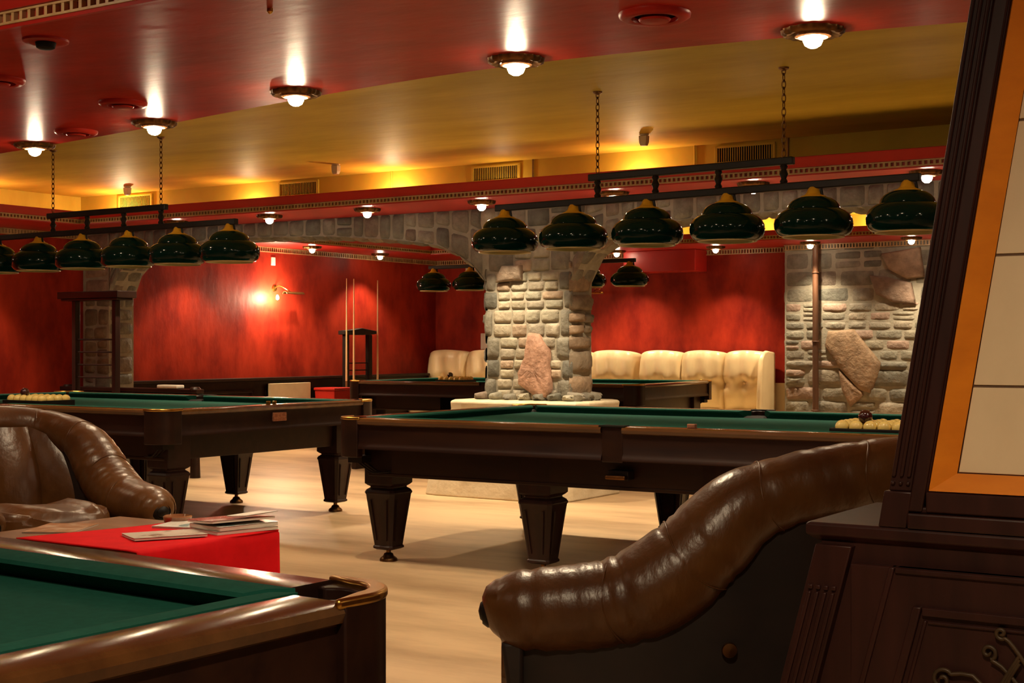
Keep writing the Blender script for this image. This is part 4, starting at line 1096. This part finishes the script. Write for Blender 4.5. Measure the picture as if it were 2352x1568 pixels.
# cue racks and cues
rk = thing('cue_rack', 'dark wooden cue rack with rungs in front of the stone pilaster', 'cue rack', (-10.69, 9.20, 0))
mb = MB(); mb.bb((-.42, -.12, 1.70), (.42, .12, 1.765)); mb.bb((-.39, -.10, 1.68), (.39, .10, 1.70)); mk('top_board', mb, 'wood', rk, smooth=False, bevel=.006)
for x in (-.29, .27):
    mb = MB(); mb.bb((x-.026, -.03, .04), (x+.026, .03, 1.68)); mk('post', mb, 'wood_v', rk, smooth=False, bevel=.005)
for z in (.95, 1.07, 1.19, 1.31):
    mb = MB(); mb.tube([(-.27, 0, z), (.25, 0, z)], .008, 8); mk('rung', mb, 'wood', rk)
mb = MB(); mb.bb((-.40, -.16, 0), (.40, .16, .05)); mb.bb((-.36, -.12, .05), (.36, .12, .09)); mk('base', mb, 'wood', rk, smooth=False, bevel=.006)
r2 = thing('cue_rack', 'small black cue rack with curved top holding cues by the left red wall', 'cue rack', (XL+.30, 14.08, 0))
for y in (-.21, .25):
    mb = MB(); mb.bb((-.03, y-.035, .05), (.03, y+.035, 1.39)); mk('post', mb, 'iron', r2, smooth=False, bevel=.006)
mb = MB(); q = [(-.30, 1.39), (-.30, 1.44), (-.1, 1.455), (.05, 1.475), (.2, 1.455), (.34, 1.44), (.34, 1.40), (.2, 1.39), (.05, 1.385)]
mb.loft([[Vector((d, a, z)) for a, z in q] for d in (-.05, .06)]); mk('top_rail', mb, 'iron', r2, ang=50, bevel=.006)
for z in (.94, 1.03):
    mb = MB(); mb.tube([(0, -.21, z), (0, .25, z)], .007, 8); mk('rung', mb, 'iron', r2)
mb = MB(); mb.bb((-.12, -.30, 0), (.12, .34, .06)); mk('base', mb, 'iron', r2, smooth=False, bevel=.006)
cu = None
for dy, dx, lb in ((-.295, .082, 'leftmost pale cue standing in the small black cue rack'), (-.165, .092, 'second pale cue from the left in the small black rack'), (.315, .092, 'pale cue at the right end of the small black rack')):
    loc = (XL+.30+dx, 14.08+dy, .06)
    if cu is None:
        cu = thing('billiard_cue', lb, 'cue', loc, 0, 'cues in the small black rack')
        mb = MB(); mb.lathe([(.014, .75), (.0055, 2.02), (.0055, 2.03)], seg=12); mk('shaft', mb, 'cue', cu)
        mb = MB(); mb.lathe([(.015, 0), (.0165, .02), (.014, .75)], seg=12); mk('butt', mb, 'table_wood', cu)
    else: dup(cu, None, loc, 0, lb)

# dark bench, pale cloth, pale box and red box along the left wall
bn = thing('bench', 'low dark wooden bench back between the left table and the stone pilaster', 'bench', (-10.75, 9.66, 0))
mb = MB(); mb.bb((-.95, -.03, .35), (.95, .03, .80)); mb.bb((-.97, -.05, .80), (.97, .05, .84)); mk('backrest', mb, 'wood', bn, smooth=False, bevel=.008)
mb = MB(); mb.bb((-.95, -.24, .38), (.95, -.03, .43)); mk('seat', mb, 'wood', bn, smooth=False, bevel=.008)
for x in (-.9, .9):
    mb = MB(); mb.lathe([(.05, 0), (.04, .3), (.045, .8), (.055, .84), (.04, .86)], (x, 0, 0), 16); mk('post', mb, 'wood', bn)
mb = MB(); mb.bb((-.14, -.05, 0), (.14, .05, .035)); o = mk('folded_towel', mb, 'paper', None, smooth=False, bevel=.012, seg=3, loc=(-10.18, 9.66, .841)); tag(o, 'folded pale towel lying on the bench back', 'towel')
mb = MB(); mb.bb((-.02, -.36, 0), (.02, .36, .80)); o = mk('pale_board', mb, 'cream_wall', None, smooth=False, bevel=.004, loc=(XL+.17, 12.97, 0)); tag(o, 'pale cream board leaning by the dark wainscot behind the left table', 'board')
bx = thing('red_bin', 'red lidded bin by the left wall beside the small cue rack', 'bin', (XL+.36, 13.55, 0))
mb = MB(); mb.loft([[Vector((sx*a, sy*a, z)) for sx, sy in ((-1, -1), (1, -1), (1, 1), (-1, 1))] for a, z in ((.13, 0), (.16, .70))]); mk('body', mb, 'trim_red', bx, smooth=False, bevel=.01)
mb = MB(); mb.bb((-.17, -.17, .70), (.17, .17, .735)); mk('lid', mb, 'trim_red', bx, smooth=False, bevel=.01)
rt = thing('red_bench', 'low red padded bench between the left table and the farthest table', 'bench', (-8.6, 11.4, 0))
mb = MB(); mb.bb((-.7, -.22, .36), (.7, .22, .48)); mk('cushion', mb, 'cloth_red', rt, smooth=False, bevel=.03, seg=3)
for x in (-.6, .6):
    mb = MB(); mb.bb((x-.03, -.18, 0), (x+.03, .18, .36)); mk('leg', mb, 'wood', rt, smooth=False, bevel=.005)
